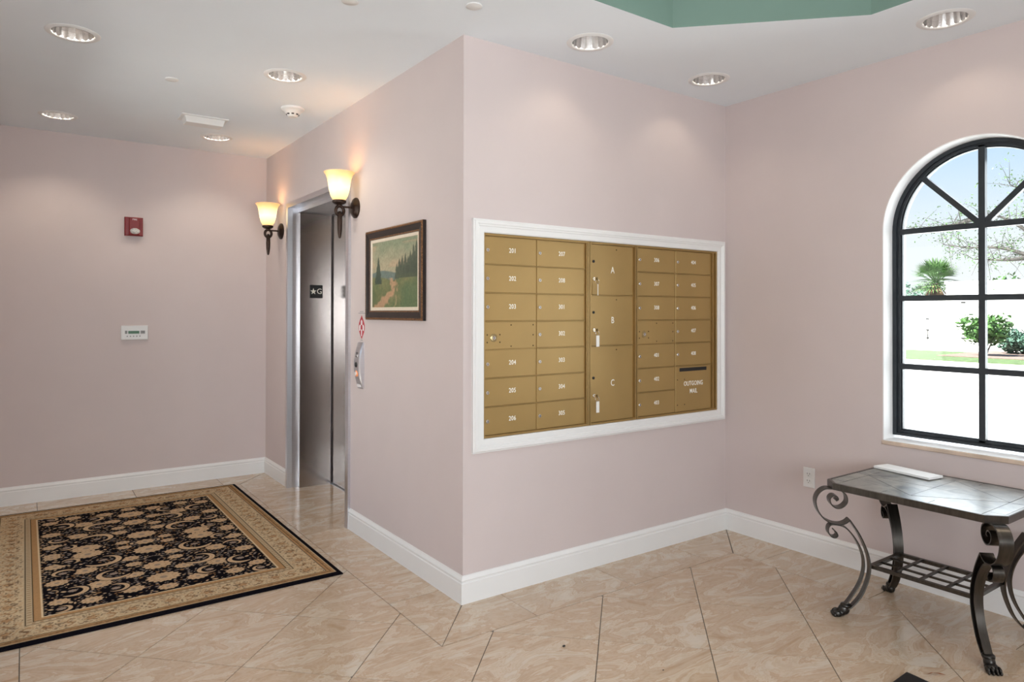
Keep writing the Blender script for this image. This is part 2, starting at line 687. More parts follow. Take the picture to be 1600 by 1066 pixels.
# border tiles
g = GAP


def border_row_x(x0, x1, ya, yb, joints):
    xs = [x0] + [j for j in joints if x0 < j < x1] + [x1]
    for a, b in zip(xs[:-1], xs[1:]):
        add_tile([[(a + g, ya + g), (b - g, ya + g), (b - g, yb - g), (a + g, yb - g)]])


# mailbox wall border, mitred at both corners
js = [0.212, 0.831, 1.44]
add_tile([[(BXL + g * 2, BYC + g), (js[0] - g, BYC + g), (js[0] - g, -g), (0.0 + g, -g)]])
add_tile([[(js[0] + g, BYC + g), (js[1] - g, BYC + g), (js[1] - g, 0), (js[0] + g, 0)]])
add_tile([[(js[1] + g, BYC + g), (js[2] - g, BYC + g), (js[2] - g, 0), (js[1] + g, 0)]])
add_tile([[(js[2] + g, BYC + g), (BXR - g, BYC + g), (L - g, 0), (js[2] + g, 0)]])
# window wall border
ys = [0.0] + [-0.482 - 0.618 * i for i in range(6)]
add_tile([[(BXR + g, BYC - g), (BXR + g, ys[1] + g), (L, ys[1] + g), (L, -g * 2)]])
for a, b in zip(ys[1:-1], ys[2:]):
    add_tile([[(BXR + g, b + g), (L, b + g), (L, a - g), (BXR + g, a - g)]])
# elevator wall border
ys = [0.20, 0.82, 1.44, 2.06, 2.68]
add_tile([[(BXL + g, BYC + g * 2), (-g, 0.0 + g), (-g, ys[0] - g), (BXL + g, ys[0] - g)]])
for a, b in zip(ys[:-1], ys[1:]):
    inner = 0.36 if a > 1.4 else 0.0
    add_tile([[(BXL + g, a + g), (inner, a + g), (inner, b - g), (BXL + g, b - g)]])
add_tile([[(BXL + g, ys[-1] + g), (0, ys[-1] + g), (0, D - g * 2), (BXL + g, BYB - g)]])
# back wall border
xs = [XW, -1.647, -1.03, -0.407]
for a, b in zip(xs[:-1], xs[1:]):
    add_tile([[(a + g, BYB + g), (b - g, BYB + g), (b - g, D), (a + g, D)]])
add_tile([[(xs[-1] + g, BYB + g), (BXL - g, BYB + g), (-g * 2, D), (xs[-1] + g, D)]])
# opposite corridor wall border and lobby edge
for i in range(11):
    a, b = BYB - 0.618 * i, BYB - 0.618 * (i + 1)
    add_tile([[(XW, b + g), (BXW - g, b + g), (BXW - g, a - g), (XW, a - g)]])
add_tile([[(XL, YF), (XW - g, YF), (XW - g, -0.5), (XL, -0.5)]])
add_tile([[(XW, YF), (L, YF), (L, -3.6 - g), (XW, -3.6 - g)]])

# ---- walls
WZ = 3.45
wb = MB().box((XW - 0.2, D, -0.05), (0.45, D + 0.2, WZ))
struct(wb.build('wall_back', M['wall']))
ww = MB().box((XW - 0.2, -0.5, -0.05), (XW, 0.45, WZ))
ww.box((XW - 0.2, 2.25, -0.05), (XW, D, WZ))
ww.box((XW - 0.2, 0.45, 2.2), (XW, 2.25, WZ))
struct(ww.build('wall_west', M['wall']))
struct(MB().box((XL, -0.5, -0.05), (XW - 0.2, -0.3, WZ)).build('wall_alcove', M['wall']))
struct(MB().box((XL - 0.2, YF - 0.2, -0.05), (XL, -0.3, WZ)).build('wall_lobby', M['wall']))

# elevator wall with its opening
EN, EF, EZ = 1.45, 2.66, 2.236
we = MB()
we.box((0, 0.36, -0.05), (0.36, EN - 0.010, WZ))
we.box((0, EF + 0.010, -0.05), (0.36, D, WZ))
we.box((0, EN - 0.010, EZ + 0.020), (0.36, EF + 0.010, WZ))
we.box((0, 0.05, -0.05), (0.05, 0.36, WZ))
struct(we.build('wall_left', M['wall']))

# mailbox wall with its opening
OX0, OX1, OZ0, OZ1 = 0.114, 1.906, 0.781, 1.797
struct(plate('wall_center', [(0, -0.05), (L, -0.05), (L, WZ), (0, WZ)], [[(OX0, OZ0), (OX0, OZ1), (OX1, OZ1), (OX1, OZ0)]],
             lambda u, v, w: (u, w, v), 0.0, 0.05, M['wall']))

# window wall with the arched opening
YC, ZS, RO, SILL = -1.428, 1.838, 0.423, 0.727
arch = [(YC + RO, SILL), (YC + RO, ZS)] + [(YC + RO * math.cos(a), ZS + RO * math.sin(a)) for a in [PI * i / 40 for i in range(1, 40)]] + [(YC - RO, ZS), (YC - RO, SILL)]
struct(plate('wall_right', [(0.05, -0.05), (0.05, WZ), (YF - 0.2, WZ), (YF - 0.2, -0.05)], [arch], lambda u, v, w: (w, u, v), L, L + 0.25, M['wall']))

# lobby wall behind the camera with a wide opening added for fill light
wf = MB()
wf.box((XL - 0.2, YF - 0.2, -0.05), (-3.6, YF, WZ))
wf.box((-0.2, YF - 0.2, -0.05), (L + 0.25, YF, WZ))
wf.box((-3.6, YF - 0.2, 1.95), (-0.2, YF, WZ))
wf.box((-3.6, YF - 0.2, -0.05), (-0.2, YF, 0.85))
struct(wf.build('wall_front', M['wall']))

# ---- ceiling with the octagonal tray and the lamp holes
LAMPS = [(-1.543, 1.088), (-0.524, 1.088), (-1.546, 2.79), (-0.527, 2.79), (0.562, -0.284), (1.482, -0.276), (1.703, -1.432)]
ADDED_LAMPS = [(1.703, -2.75), (-1.35, -0.85), (-1.543, -0.62), (-1.2, -3.2), (0.4, -3.7)]
ADDED_LAMPS = [(1.703, -2.75), (-1.45, -1.7), (0.35, -3.55)]  # unseen downlights added to lift the floor and lower walls
AP = 1.057
OC = (0.324, -1.696)
oct_pts = [(OC[0] + AP / math.cos(PI / 8) * math.cos(PI / 8 + i * PI / 4), OC[1] + AP / math.cos(PI / 8) * math.sin(PI / 8 + i * PI / 4)) for i in range(8)]
RH = 0.099
holes = [oct_pts] + [[(x + RH * math.cos(2 * PI * i / 28), y + RH * math.sin(2 * PI * i / 28)) for i in range(28)] for x, y in LAMPS + ADDED_LAMPS]
outline = [(XL, YF), (L, YF), (L, 0), (0, 0), (0, D), (XW, D), (XW, -0.3), (XL, -0.3)]
ceiling = struct(plate('ceiling', outline, holes, lambda u, v, w: (u, v, w), H, H + 0.012, M['ceiling']))
tr = MB()
oc2 = [(OC[0] + (x - OC[0]) * 0.9985, OC[1] + (y - OC[1]) * 0.9985) for x, y in oct_pts]
n8 = [(x, y, H - 0.0003) for x, y in oc2] + [(x, y, H + 0.42) for x, y in oc2]
tr.add(n8, [(i, (i + 1) % 8, 8 + (i + 1) % 8, 8 + i) for i in range(8)])
trim_tray = tr.build('trim_2', M['green'])
struct(trim_tray, 'sage green octagonal ceiling recess sides')
struct(MB().prism(oct_pts, H + 0.42, H + 0.44).build('ceiling_tray_top', M['ceiling']))
struct(MB().box((XL - 0.4, YF - 0.4, 3.45), (L + 0.45, D + 0.4, 3.6)).build('added_roof_slab', M['ceiling']))  # slab added out of view to keep sky light from leaking in

# ---- baseboards
PROF = [(0, 0), (BT, 0), (BT, 0.098), (BT * 0.78, 0.101), (BT * 0.78, 0.108), (BT * 0.95, 0.113), (BT * 0.72, 0.120), (BT * 0.40, 0.128), (BT * 0.30, BH), (0, BH)]


def baseboard(name, p0, p1, nrm, m0=0, m1=0):
    p0, p1, nrm = Vector(p0), Vector(p1), Vector(nrm)
    d = (p1 - p0).normalized()
    vs = []
    for p, mm in ((p0, -m0), (p1, m1)):
        for o, z in PROF:
            q = p + nrm * o + d * (mm * o)
            vs.append((q.x, q.y, z))
    n = len(PROF)
    m = MB()
    m.add(vs, [(i, (i + 1) % n, n + (i + 1) % n, n + i) for i in range(n)] + [tuple(range(n)), tuple(range(n, 2 * n))])
    return struct(m.build(name, M['white']))


baseboard('baseboard_center', (0, 0), (L, 0), (0, -1), 1, -1)
baseboard('baseboard_right', (L, 0), (L, YF), (-1, 0), -1, 0)
baseboard('baseboard_left', (0, 1.40), (0, 0), (-1, 0), 0, 1)
baseboard('baseboard_elevator', (0, D), (0, 2.71), (-1, 0), -1, 0)
baseboard('baseboard_back', (XW, D), (0, D), (0, -1), -1, -1)
baseboard('baseboard_west', (XW, 2.25), (XW, D), (1, 0), 0, -1)

# ---- white picture-frame casing around the mailboxes
cas = [(0.0, 0.0), (0.0, 0.010), (0.006, 0.014), (0.030, 0.014), (0.034, 0.018), (0.040, 0.018), (0.044, 0.022), (0.056, 0.022), (0.060, 0.017), (0.066, 0.015), (0.066, 0.0)]
m = MB()
ring = []
for (sx, sz) in ((0, 0), (1, 0), (1, 1), (0, 1)):
    bx, bz = (OX1 if sx else OX0), (OZ1 if sz else OZ0)
    for o, h in cas:
        ring.append((bx + (o if sx else -o), -h, bz + (o if sz else -o)))
nc = len(cas)
fs = []
for c in range(4):
    d = (c + 1) % 4
    for i in range(nc - 1):
        fs.append((c * nc + i, c * nc + i + 1, d * nc + i + 1, d * nc + i))
m.add(ring, fs)
struct(m.build('trim_1', M['white'], smooth=None), 'white moulded casing around the gold mailboxes')

# ================================================================== ELEVATOR
door = bpy.data.objects.new('door_1', None)
col.objects.link(door)
door.location = (0, 2.055, 0)
struct(door, 'stainless steel elevator door in a deep metal frame')
OFF = Vector((0, 2.055, 0))


def dpart(mb, name, mat, smooth=None):
    me = mb.mesh(name, mat, smooth)
    me.transform(Matrix.Translation(-OFF))
    return link(name, me, door)


FX = -0.018
SN, SF, SZ = 1.495, 2.615, 2.205     # inner opening
DX = 0.335
# outer casing: face plus return, both jambs
for (yo, yi, ys_) in ((1.40, EN, SN), (2.70, EF, SF)):
    m = MB()
    sgn = 1 if yi > yo else -1
    poly = [(FX, yo), (FX, yi), (0.020, yi + 0.004 * sgn), (0.068, yi), (0.068, ys_), (DX, ys_), (DX, ys_ - 0.03 * sgn), (0.10, ys_ - 0.03 * sgn), (0.10, yi - 0.012 * sgn), (0.001, yi - 0.012 * sgn), (0.001, yo)]
    # casing leg (satin) and inner reveal (brushed)
    m.prism([(FX, yo), (FX, yi), (0.020, yi + 0.003 * sgn), (0.068, yi), (0.068, yi - 0.004 * sgn), (0.0, yi - 0.004 * sgn), (0.0, yo)], 0, EZ + 0.039, 0)
    dpart(m, 'door_casing', M['steel_l'])
    m = MB()
    m.prism([(0.068, yi - 0.004 * sgn), (0.068, ys_), (DX - 0.012, ys_), (DX - 0.012, yi - 0.004 * sgn)], 0, SZ - 0.006, 0)
    dpart(m, 'door_jamb', M['steel'])
m = MB()
m.prism([(FX, EZ + 0.039), (FX, EZ), (0.068, EZ), (0.068, EZ + 0.01), (0.0, EZ + 0.01), (0.0, EZ + 0.039)], EN, EF, 0, lambda u, v, w: (u, w, v))
dpart(m, 'door_head_casing', M['steel_l'])
m = MB().box((0.068, EN, SZ), (DX - 0.006, EF, EZ + 0.015))
dpart(m, 'door_head', M['steel_s'])
for a, b in ((SN - 0.02, 2.053), (2.057, SF + 0.02)):
    dpart(MB().box((DX, a, 0.008), (DX + 0.03, b, SZ + 0.03)), 'door_panel', M['steel'])
dpart(MB().box((DX + 0.032, SN - 0.04, -0.003), (DX + 0.04, SF + 0.04, SZ + 0.06)), 'door_gap_backing', M['black'])
dpart(MB().box((DX - 0.02, SN, -0.002), (DX + 0.03, SF, 0.003)), 'door_sill', M['steel_l'])

# floor sign on the far jamb
sg = thing('floor_sign', 'black square plate with white star and letter G on elevator jamb', 'sign', (0.199, SF, 1.57))
sp = MB().bbox((-0.053, -0.004, -0.053), (0.053, 0.0, 0.053), 0.0015).build('plate', M['black'], sg)
st = []
for i in range(10):
    r = 0.027 if i % 2 == 0 else 0.011
    st.append((-0.024 + r * math.cos(PI / 2 + i * PI / 5), r * math.sin(PI / 2 + i * PI / 5)))
MB().prism(st, -0.0052, -0.0038, 0, lambda u, v, w: (u, w, v)).build('star', M['star'], sg)
gm = text_mesh('G', 0.062, 0.0006)
gm.materials.append(M['star'])
o = link('letter', gm, sg, (0.026, -0.0046, 0.0))
o.rotation_euler = ROT_Y

# ================================================================== MAILBOXES
FY = 0.010      # face of the doors
num_cache = {}


def number_obj(s, size, loc, parent, name='number', xs=0.86, sp=1.08):
    key = (s, size)
    if key not in num_cache:
        me = text_mesh(s, size, 0.0004, xscale=xs, spacing=sp, bold=0.0004)
        me.materials.append(M['numeral'])
        num_cache[key] = me
    o = link(name, num_cache[key], parent, loc)
    o.rotation_euler = ROT_Y
    return o


lock_mb = MB()
lock_mb.lathe([(0.0095, 0.0), (0.0095, -0.0035), (0.0080, -0.005), (0.0001, -0.005)], 16, axis='y')
lock_mb.box((-0.001, -0.0056, -0.0045), (0.0012, -0.0049, 0.0045), 1)
LOCK = lock_mb.mesh('lock', [M['chrome'], M['black']], 40)
dlock = MB()
dlock.lathe([(0.008, 0.0), (0.008, -0.003), (0.0001, -0.003)], 14, axis='y')
DLOCK = dlock.mesh('dark_lock', [M['hinge']], 40)
rivet = MB().lathe([(0.0042, 0), (0.0034, -0.0014), (0.0001, -0.0018)], 8, axis='y')
RIVET = rivet.mesh('rivet', [M['rivet']], 60)
bigl = MB()
bigl.lathe([(0.020, 0.0), (0.020, -0.002), (0.016, -0.004), (0.012, -0.003), (0.0001, -0.003)], 20, axis='y')
bigl.lathe([(0.009, -0.003), (0.009, -0.0055), (0.0001, -0.0055)], 14, axis='y', mi=1)
bigl.box((-0.0012, -0.0062, -0.005), (0.0012, -0.0054, 0.005), 2)
BIGL = bigl.mesh('arrow_lock', [M['keymetal'], M['chrome'], M['black']], 40)


def cabinet(name, label, x0, x1):
    """recessed steel body with a projecting front frame"""
    c = thing(name, label, 'mailbox', ((x0 + x1) / 2, 0.02, OZ0))
    return c


def cpart(c, mb, name, mats, smooth=None, parent=None, loc=None):
    me = mb.mesh(name, mats, smooth)
    me.transform(Matrix.Translation(-Vector(c.location)))
    return link(name, me, parent or c)


def rel(c, x, y, z):
    return (x - c.location.x, y - c.location.y, z - c.location.z)


def frame_and_body(c, x0, x1, lips):
    fr = MB()
    z0, z1 = OZ0 + 0.001, OZ1 - 0.001
    t = 0.010
    fr.box((x0, -0.002, z0), (x0 + t, 0.05, z1))
    fr.box((x1 - t, -0.002, z0), (x1, 0.05, z1))
    fr.box((x0 + t, -0.002, z0), (x1 - t, 0.05, z0 + t))
    fr.box((x0 + t, 0.000, z1 - t), (x1 - t, 0.05, z1))
    for lip in lips:
        fr.box(*lip)
    cpart(c, fr, 'front_frame', M['gold_d'])
    bd = MB().box((x0 + 0.004, 0.016, z0 + 0.002), (x1 - 0.004, 0.34, z1 - 0.002))
    cpart(c, bd, 'body', M['gold_d'])


ZT, ZB = 1.7855, 0.7905
RHT = (ZT - ZB) / 7
GP = 0.0028


def mail_door(c, x0, x1, z0, z1, num, nx=0.53, size=0.033):
    d = cpart(c, MB().bbox((x0 + GP, FY, z0 + GP), (x1 - GP, FY + 0.006, z1 - GP), 0.0014), 'mailbox_door', M['gold'])
    number_obj(num, size, rel(c, x0 + (x1 - x0) * nx, FY - 0.0003, z0 + (z1 - z0) * 0.52), d)
    link('lock', LOCK, d, rel(c, x0 + 0.021, FY, z0 + (z1 - z0) * 0.50))
    lip = cpart(c, MB().box((x0 + 0.004, FY - 0.0035, z0 - 0.0012), (x1 + 0.002, FY + 0.004, z0 + 0.0014)), 'lip', M['gold'], parent=d)
    return d


def blank_panel(c, x0, x1, z0, z1):
    d = cpart(c, MB().bbox((x0 + GP, FY, z0 + GP), (x1 - GP, FY + 0.006, z1 - GP), 0.0014), 'service_panel', M['gold'])
    zc = (z0 + z1) / 2
    link('arrow_lock', BIGL, d, rel(c, x0 + 0.058, FY, zc - 0.012))
    for (dx, dz) in ((0.02, 0.004), (0.02, -0.034), (0.096, 0.004), (0.096, -0.034)):
        link('rivet', RIVET, d, rel(c, x0 + dx, FY, zc + dz))
    for (dx, dz) in ((0.165, 0.052), (0.165, -0.056), (x1 - x0 - 0.022, 0.052), (x1 - x0 - 0.022, -0.056), (x1 - x0 - 0.022, 0.0)):
        link('rivet', RIVET, d, rel(c, x0 + dx, FY, zc + dz))
    return d


# left bank
c1 = cabinet('mailbox_cabinet', 'wide gold mailbox bank numbered 201 to 305, beside the wall corner', OX0, 0.812)
frame_and_body(c1, OX0 + 0.001, 0.812, [((0.792, 0.0, OZ0 + 0.012), (0.800, 0.02, OZ1 - 0.012))])
for colx, names in (((0.126, 0.4535), ['201', '202', '203', None, '204', '205', '206']), ((0.4535, 0.788), ['207', '208', '301', '302', '303', '304', '305'])):
    for i, nm in enumerate(names):
        z1, z0 = ZT - i * RHT, ZT - (i + 1) * RHT
        if nm is None:
            blank_panel(c1, colx[0], colx[1], z0, z1)
        else:
            mail_door(c1, colx[0], colx[1], z0, z1, nm, 0.53 if colx[0] < 0.2 else 0.51)
# parcel bank
c2 = cabinet('parcel_locker', 'narrow gold parcel locker with three doors lettered A, B and C', 0.816, 1.176)
frame_and_body(c2, 0.816, 1.176, [])
pz = [ZT, ZT - 2 * RHT, ZT - 4 * RHT, ZB]
for i, nm in enumerate('ABC'):
    z1, z0 = pz[i], pz[i + 1]
    d = cpart(c2, MB().bbox((0.830 + GP, FY, z0 + GP), (1.160 - GP, FY + 0.006, z1 - GP), 0.0014), 'parcel_door', M['gold'])
    number_obj(nm, 0.052, rel(c2, 0.998, FY - 0.0003, z0 + (z1 - z0) * 0.50), d, 'letter', 0.8)
    f_top = 0.335 if i < 2 else 0.42
    zc = z0 + (z1 - z0) * (0.66 if i < 2 else 0.585)
    link('dark_lock', DLOCK, d, rel(c2, 0.852, FY, zc))
    link('lock', LOCK, d, rel(c2, 0.855, FY, zc - 0.098))
    link('rivet', RIVET, d, rel(c2, 1.028, FY, z1 - 0.024))
    cpart(c2, MB().box((0.834, FY - 0.0035, z0 - 0.0012), (1.162, FY + 0.004, z0 + 0.0014)), 'lip', M['gold'], parent=d)
    # key with tag hanging in the lock: a thing of its own
    lk = (0.855, FY - 0.005, zc - 0.098)
    kt = thing('key', {'A': 'key with edge-on tag hanging in the lock of parcel door A',
                       'B': 'key with white tag hanging in the lock of parcel door B',
                       'C': 'key with white tag hanging in the lock of parcel door C'}[nm], 'key', lk, 0, 'tagged keys in the parcel locker')
    kb = MB()
    kb.box((-0.001, -0.014, -0.004), (0.001, 0.0, 0.004))
    kb.lathe([(0.0085, -0.001), (0.0085, 0.001)], 14, (0, -0.020, 0), 'x')
    kb.build('key_blade', M['keymetal'], kt, 40)
    MB().tube([(0.001 + 0.0135 * math.sin(a), -0.022 - 0.004 * math.cos(a), -0.014 - 0.0135 * math.cos(a)) for a in [2 * PI * i / 20 for i in range(21)]], 0.0012, 6, caps=False).build('key_ring', M['chrome'], kt, 60)
    tg = MB().bbox((-0.011, -0.003, -0.062), (0.011, 0.0, 0.0), 0.001)
    tgo = tg.build('tag', M['keytag'], kt, loc=(0.004, -0.022, -0.030))
    if nm == 'A':
        tgo.rotation_euler = (0, 0, R(44))
# right bank
c3 = cabinet('mailbox_cabinet', 'gold mailbox bank numbered 306 to 408 with an outgoing mail slot', 1.180, OX1)
frame_and_body(c3, 1.180, OX1 - 0.001, [((1.866, 0.0, OZ0 + 0.012), (1.874, 0.02, OZ1 - 0.012))])
for i, nm in enumerate(['306', '307', '308', None, '401', '402', '403']):
    z1, z0 = ZT - i * RHT, ZT - (i + 1) * RHT
    if nm is None:
        blank_panel(c3, 1.194, 1.5235, z0, z1)
    else:
        mail_door(c3, 1.194, 1.5235, z0, z1, nm, 0.50)
for i, nm in enumerate(['404', '405', '406', '407', '408']):
    z1, z0 = ZT - i * RHT, ZT - (i + 1) * RHT
    mail_door(c3, 1.5235, 1.860, z0, z1, nm, 0.50)
zo1, zo0 = ZT - 5 * RHT, ZB
d = cpart(c3, MB().bbox((1.5235 + GP, FY, zo0 + GP), (1.860 - GP, FY + 0.006, zo1 - GP), 0.0014), 'outgoing_panel', M['gold'])
cpart(c3, MB().box((1.562, FY - 0.001, 1.040), (1.816, FY + 0.001, 1.062)), 'mail_slot', M['black'], parent=d)
number_obj('OUTGOING', 0.040, rel(c3, 1.692, FY - 0.0003, 0.962), d, 'lettering', 0.80, 1.05)
number_obj('MAIL', 0.040, rel(c3, 1.692, FY - 0.0003, 0.914), d, 'lettering', 0.80, 1.05)
for (dx, dz) in ((0.02, 0.99), (0.085, 0.99), (0.02, 0.835), (0.085, 0.835)):
    link('rivet', RIVET, d, rel(c3, 1.5235 + dx, FY, dz))

# ================================================================== WINDOW
win = bpy.data.objects.new('window_1', None)
col.objects.link(win)
win.location = (L + 0.1, YC, SILL)
struct(win, 'arched dark metal window with a radial fan top')
WO = Vector(win.location)


def wpart(mb, name, mat, smooth=None):
    me = mb.mesh(name, mat, smooth)
    me.transform(Matrix.Translation(-WO))
    return link(name, me, win)


def arch_line(r, zb, inset=0.0, n=40):
    return [(YC + r, zb), (YC + r, ZS)] + [(YC + r * math.cos(PI * i / n), ZS + r * math.sin(PI * i / n)) for i in range(1, n)] + [(YC - r, ZS), (YC - r, zb)]


def arch_band(ro, ri, zo, zi, x0, x1):
    A, B = arch_line(ro, zo), arch_line(ri, zi)
    n = len(A)
    m = MB()
    vs = [(x0, y, z) for y, z in A] + [(x0, y, z) for y, z in B] + [(x1, y, z) for y, z in A] + [(x1, y, z) for y, z in B]
    fs = []
    for i in range(n):
        j = (i + 1) % n
        fs += [(i, j, n + j, n + i), (2 * n + i, 3 * n + i, 3 * n + j, 2 * n + j), (n + i, n + j, 3 * n + j, 3 * n + i), (i, 2 * n + i, 2 * n + j, j)]
    return m.add(vs, fs)


FXW = L + 0.095
wpart(arch_band(RO + 0.002, RO - 0.003, SILL - 0.002, SILL + 0.003, L - 0.0005, L + 0.24), 'reveal', M['reveal'], 30)
wpart(arch_band(RO - 0.003, 0.400, SILL + 0.022, SILL + 0.036, FXW, FXW + 0.05), 'outer_frame', M['winframe'], 30)
wpart(arch_band(0.401, 0.386, SILL + 0.034, SILL + 0.050, FXW + 0.012, FXW + 0.05), 'frame', M['winframe'], 30)
wpart(arch_band(0.3865, 0.379, SILL + 0.0495, SILL + 0.056, FXW + 0.024, FXW + 0.045), 'glazing_bead', M['winframe'], 30)
mw = 0.0145
wpart(MB().box((FXW + 0.012, YC - mw, SILL + 0.04), (FXW + 0.04, YC + mw, ZS + 0.395)), 'mullion', M['winframe'])
for z in (ZS, 1.482, 1.118):
    wpart(MB().box((FXW + 0.011, YC - 0.395, z - mw), (FXW + 0.041, YC + 0.395, z + mw)), 'muntin', M['winframe'])
for sgn in (-1, 1):
    a = PI / 2 + sgn * PI / 4
    dv = Vector((0, math.cos(a), math.sin(a)))
    nv = Vector((0, -math.sin(a), math.cos(a))) * 0.0135
    c0 = Vector((0, YC, ZS)) + dv * 0.022
    c1_ = Vector((0, YC, ZS)) + dv * 0.396
    m = MB()
    q = [c0 - nv, c1_ - nv, c1_ + nv, c0 + nv]
    m.add([(FXW + 0.013, p.y, p.z) for p in q] + [(FXW + 0.039, p.y, p.z) for p in q], [(0, 1, 2, 3), (7, 6, 5, 4), (0, 4, 5, 1), (1, 5, 6, 2), (2, 6, 7, 3), (3, 7, 4, 0)])
    wpart(m, 'radial_muntin', M['winframe'])
GX = FXW + 0.028
zr = [SILL + 0.052, 1.118, 1.482, ZS]
for k in range(3):
    for y0, y1 in ((YC + mw, YC + 0.384), (YC - 0.384, YC - mw)):
        wpart(MB().box((GX, y0, zr[k] + (mw if k else 0)), (GX + 0.004, y1, zr[k + 1] - mw)), 'pane', M['glass'])
for q in range(4):
    a0, a1 = q * PI / 4, (q + 1) * PI / 4
    poly = [(YC, ZS)] + [(YC + 0.384 * math.cos(a0 + (a1 - a0) * i / 10), ZS + 0.384 * math.sin(a0 + (a1 - a0) * i / 10)) for i in range(11)]
    wpart(MB().prism(poly, GX, GX + 0.004, 0, lambda u, v, w: (w, u, v)), 'pane', M['glass'])
wpart(MB().bbox((L - 0.012, YC - RO - 0.004, SILL - 0.019), (L + 0.005, YC + RO + 0.004, SILL + 0.001), 0.003, 0), 'sill_nosing', M['sillstone'])
wpart(MB().box((L + 0.004, YC - RO, SILL - 0.002), (L + 0.11, YC + RO, SILL + 0.004)), 'sill', M['reveal'])

# ================================================================== DOWNLIGHTS
can_prof_ref = [(0.090, -0.001), (0.087, 0.03), (0.080, 0.075), (0.070, 0.115), (0.055, 0.14)]
rm = MB()
nseg = 36
vs = []
for (r, h) in can_prof_ref:
    for i in range(nseg):
        a = 2 * PI * i / nseg
        rr = r * (1 - (0.022 if i % 2 else 0))
        vs.append((rr * math.cos(a), rr * math.sin(a), h))
fs = [(k * nseg + i, k * nseg + (i + 1) % nseg, (k + 1) * nseg + (i + 1) % nseg, (k + 1) * nseg + i) for k in range(len(can_prof_ref) - 1) for i in range(nseg)]
rm.add(vs, fs)
REFL = rm.mesh('reflector', [M['reflector']])
TRIM = MB().lathe([(0.089, 0.004), (0.089, -0.002), (0.094, -0.006), (0.110, -0.005), (0.1165, -0.001), (0.1165, 0.0)], 48, caps=False).mesh('trim_ring', [M['plastic']], 40)
HOUS = MB().lathe([(0.0985, 0.0), (0.0985, 0.17), (0.0001, 0.17)], 28, caps=False).mesh('housing', [M['ceiling']], 40)
bl = MB().lathe([(0.052, 0.142), (0.050, 0.128), (0.036, 0.112), (0.0001, 0.106)], 20, caps=False)
BULB = bl.mesh('lamp', [M['bulb']], 60)
LAB = ['recessed chrome downlight above the middle of the patterned rug, away from the elevator wall',
       'recessed chrome downlight between the smoke detector and the ceiling disc, near the elevator wall',
       'recessed chrome downlight near the back wall, above the red fire strobe side of the corridor',
       'recessed chrome downlight near the back wall, beside the white ceiling box and elevator',
       'recessed chrome downlight over the left mailbox bank',
       'recessed chrome downlight over the outgoing mail bank, next to the room corner',
       'recessed chrome downlight over the arched window',
       'added unseen chrome downlight by the window wall toward the lobby front',
       'added unseen chrome downlight at the lobby side of the corridor mouth',
       'added unseen chrome downlight in front of the added window band']
for i, (x, y) in enumerate(LAMPS + ADDED_LAMPS):
    t = thing('downlight', LAB[i], 'downlight', (x, y, H), 0, 'recessed ceiling downlights')
    link('reflector', REFL, t)
    link('trim_ring', TRIM, t)
    link('housing', HOUS, t)
    link('lamp', BULB, t)
    ld = bpy.data.lights.new('downlight_beam', 'SPOT')
    ld.energy = SPOT_CORRIDOR_W if i < 4 else (SPOT_W if i < 7 else 16.0)
    ld.color = (1.0, 0.87, 0.72) if i < 4 else (1.0, 0.85, 0.67)
    ld.spot_size = R(125)
    ld.spot_blend = 0.55
    ld.shadow_soft_size = 0.028
    lo = bpy.data.objects.new('downlight_beam', ld)
    col.objects.link(lo)
    lo.parent = t
    lo.location = (0, 0, 0.078)

# bowl lamp added unseen in the tray to brighten the lobby
ch = thing('added_chandelier', 'added unseen bronze bowl lamp in the green octagonal ceiling recess', 'added_chandelier', (OC[0], OC[1], H + 0.42))
MB().lathe([(0.07, 0), (0.07, -0.02), (0.02, -0.035), (0.0001, -0.035)], 24, caps=False).build('canopy', M['bronze'], ch, 40)
MB().tube([(0, 0, -0.03), (0, 0, -0.13)], 0.008, 8).build('stem', M['bronze'], ch, 40)
MB().lathe([(0.20, -0.10), (0.195, -0.13), (0.16, -0.17), (0.09, -0.20), (0.0001, -0.21)], 32, caps=False).build('bowl', M['shade'], ch, 40)
cd = bpy.data.lights.new('added_chandelier_glow', 'POINT')
cd.energy = ADDED_CHANDELIER_W
cd.color = (1.0, 0.93, 0.86)
cd.shadow_soft_size = 0.16
co = bpy.data.objects.new('added_chandelier_glow', cd)
col.objects.link(co)
co.parent = ch
co.location = (0, 0, -0.40)

# ================================================================== SCONCES
sc_plate = MB().lathe([(0.066, 0.0), (0.066, -0.008), (0.060, -0.014), (0.052, -0.016), (0.046, -0.022), (0.030, -0.027), (0.012, -0.030), (0.0001, -0.030)], 32, axis='x').mesh('wall_plate', [M['bronze']], 35)
AX = -0.112
arm = MB().tube([(-0.02, 0, 0), (-0.05, 0, 0.001), (-0.085, 0, 0.0), (AX, 0, 0.0)], 0.0065, 10)
arm.tube([(AX + 0.026 * math.sin(a) + 0.004, 0.0, -0.026 - 0.030 * math.cos(a)) for a in [2 * PI * i / 24 for i in range(25)]], 0.0105, 8, caps=False)
ARM = arm.mesh('arm', [M['bronze']], 50)
dr = MB().lathe([(0.009, -0.03), (0.015, -0.06), (0.017, -0.10), (0.015, -0.15), (0.010, -0.185), (0.006, -0.20), (0.0001, -0.202)], 14, (AX + 0.004, 0, 0)).mesh('drop', [M['bronze']], 40)
cupm = MB().lathe([(0.0001, 0.0), (0.012, 0.002), (0.013, 0.010), (0.030, 0.016), (0.042, 0.024), (0.044, 0.034), (0.040, 0.040), (0.0001, 0.040)], 28, (AX, 0, 0)).mesh('cup', [M['bronze']], 35)
shp_o = [(0.030, 0.0), (0.042, 0.010), (0.054, 0.032), (0.064, 0.070), (0.070, 0.110), (0.075, 0.140), (0.083, 0.162), (0.094, 0.176), (0.0955, 0.180)]
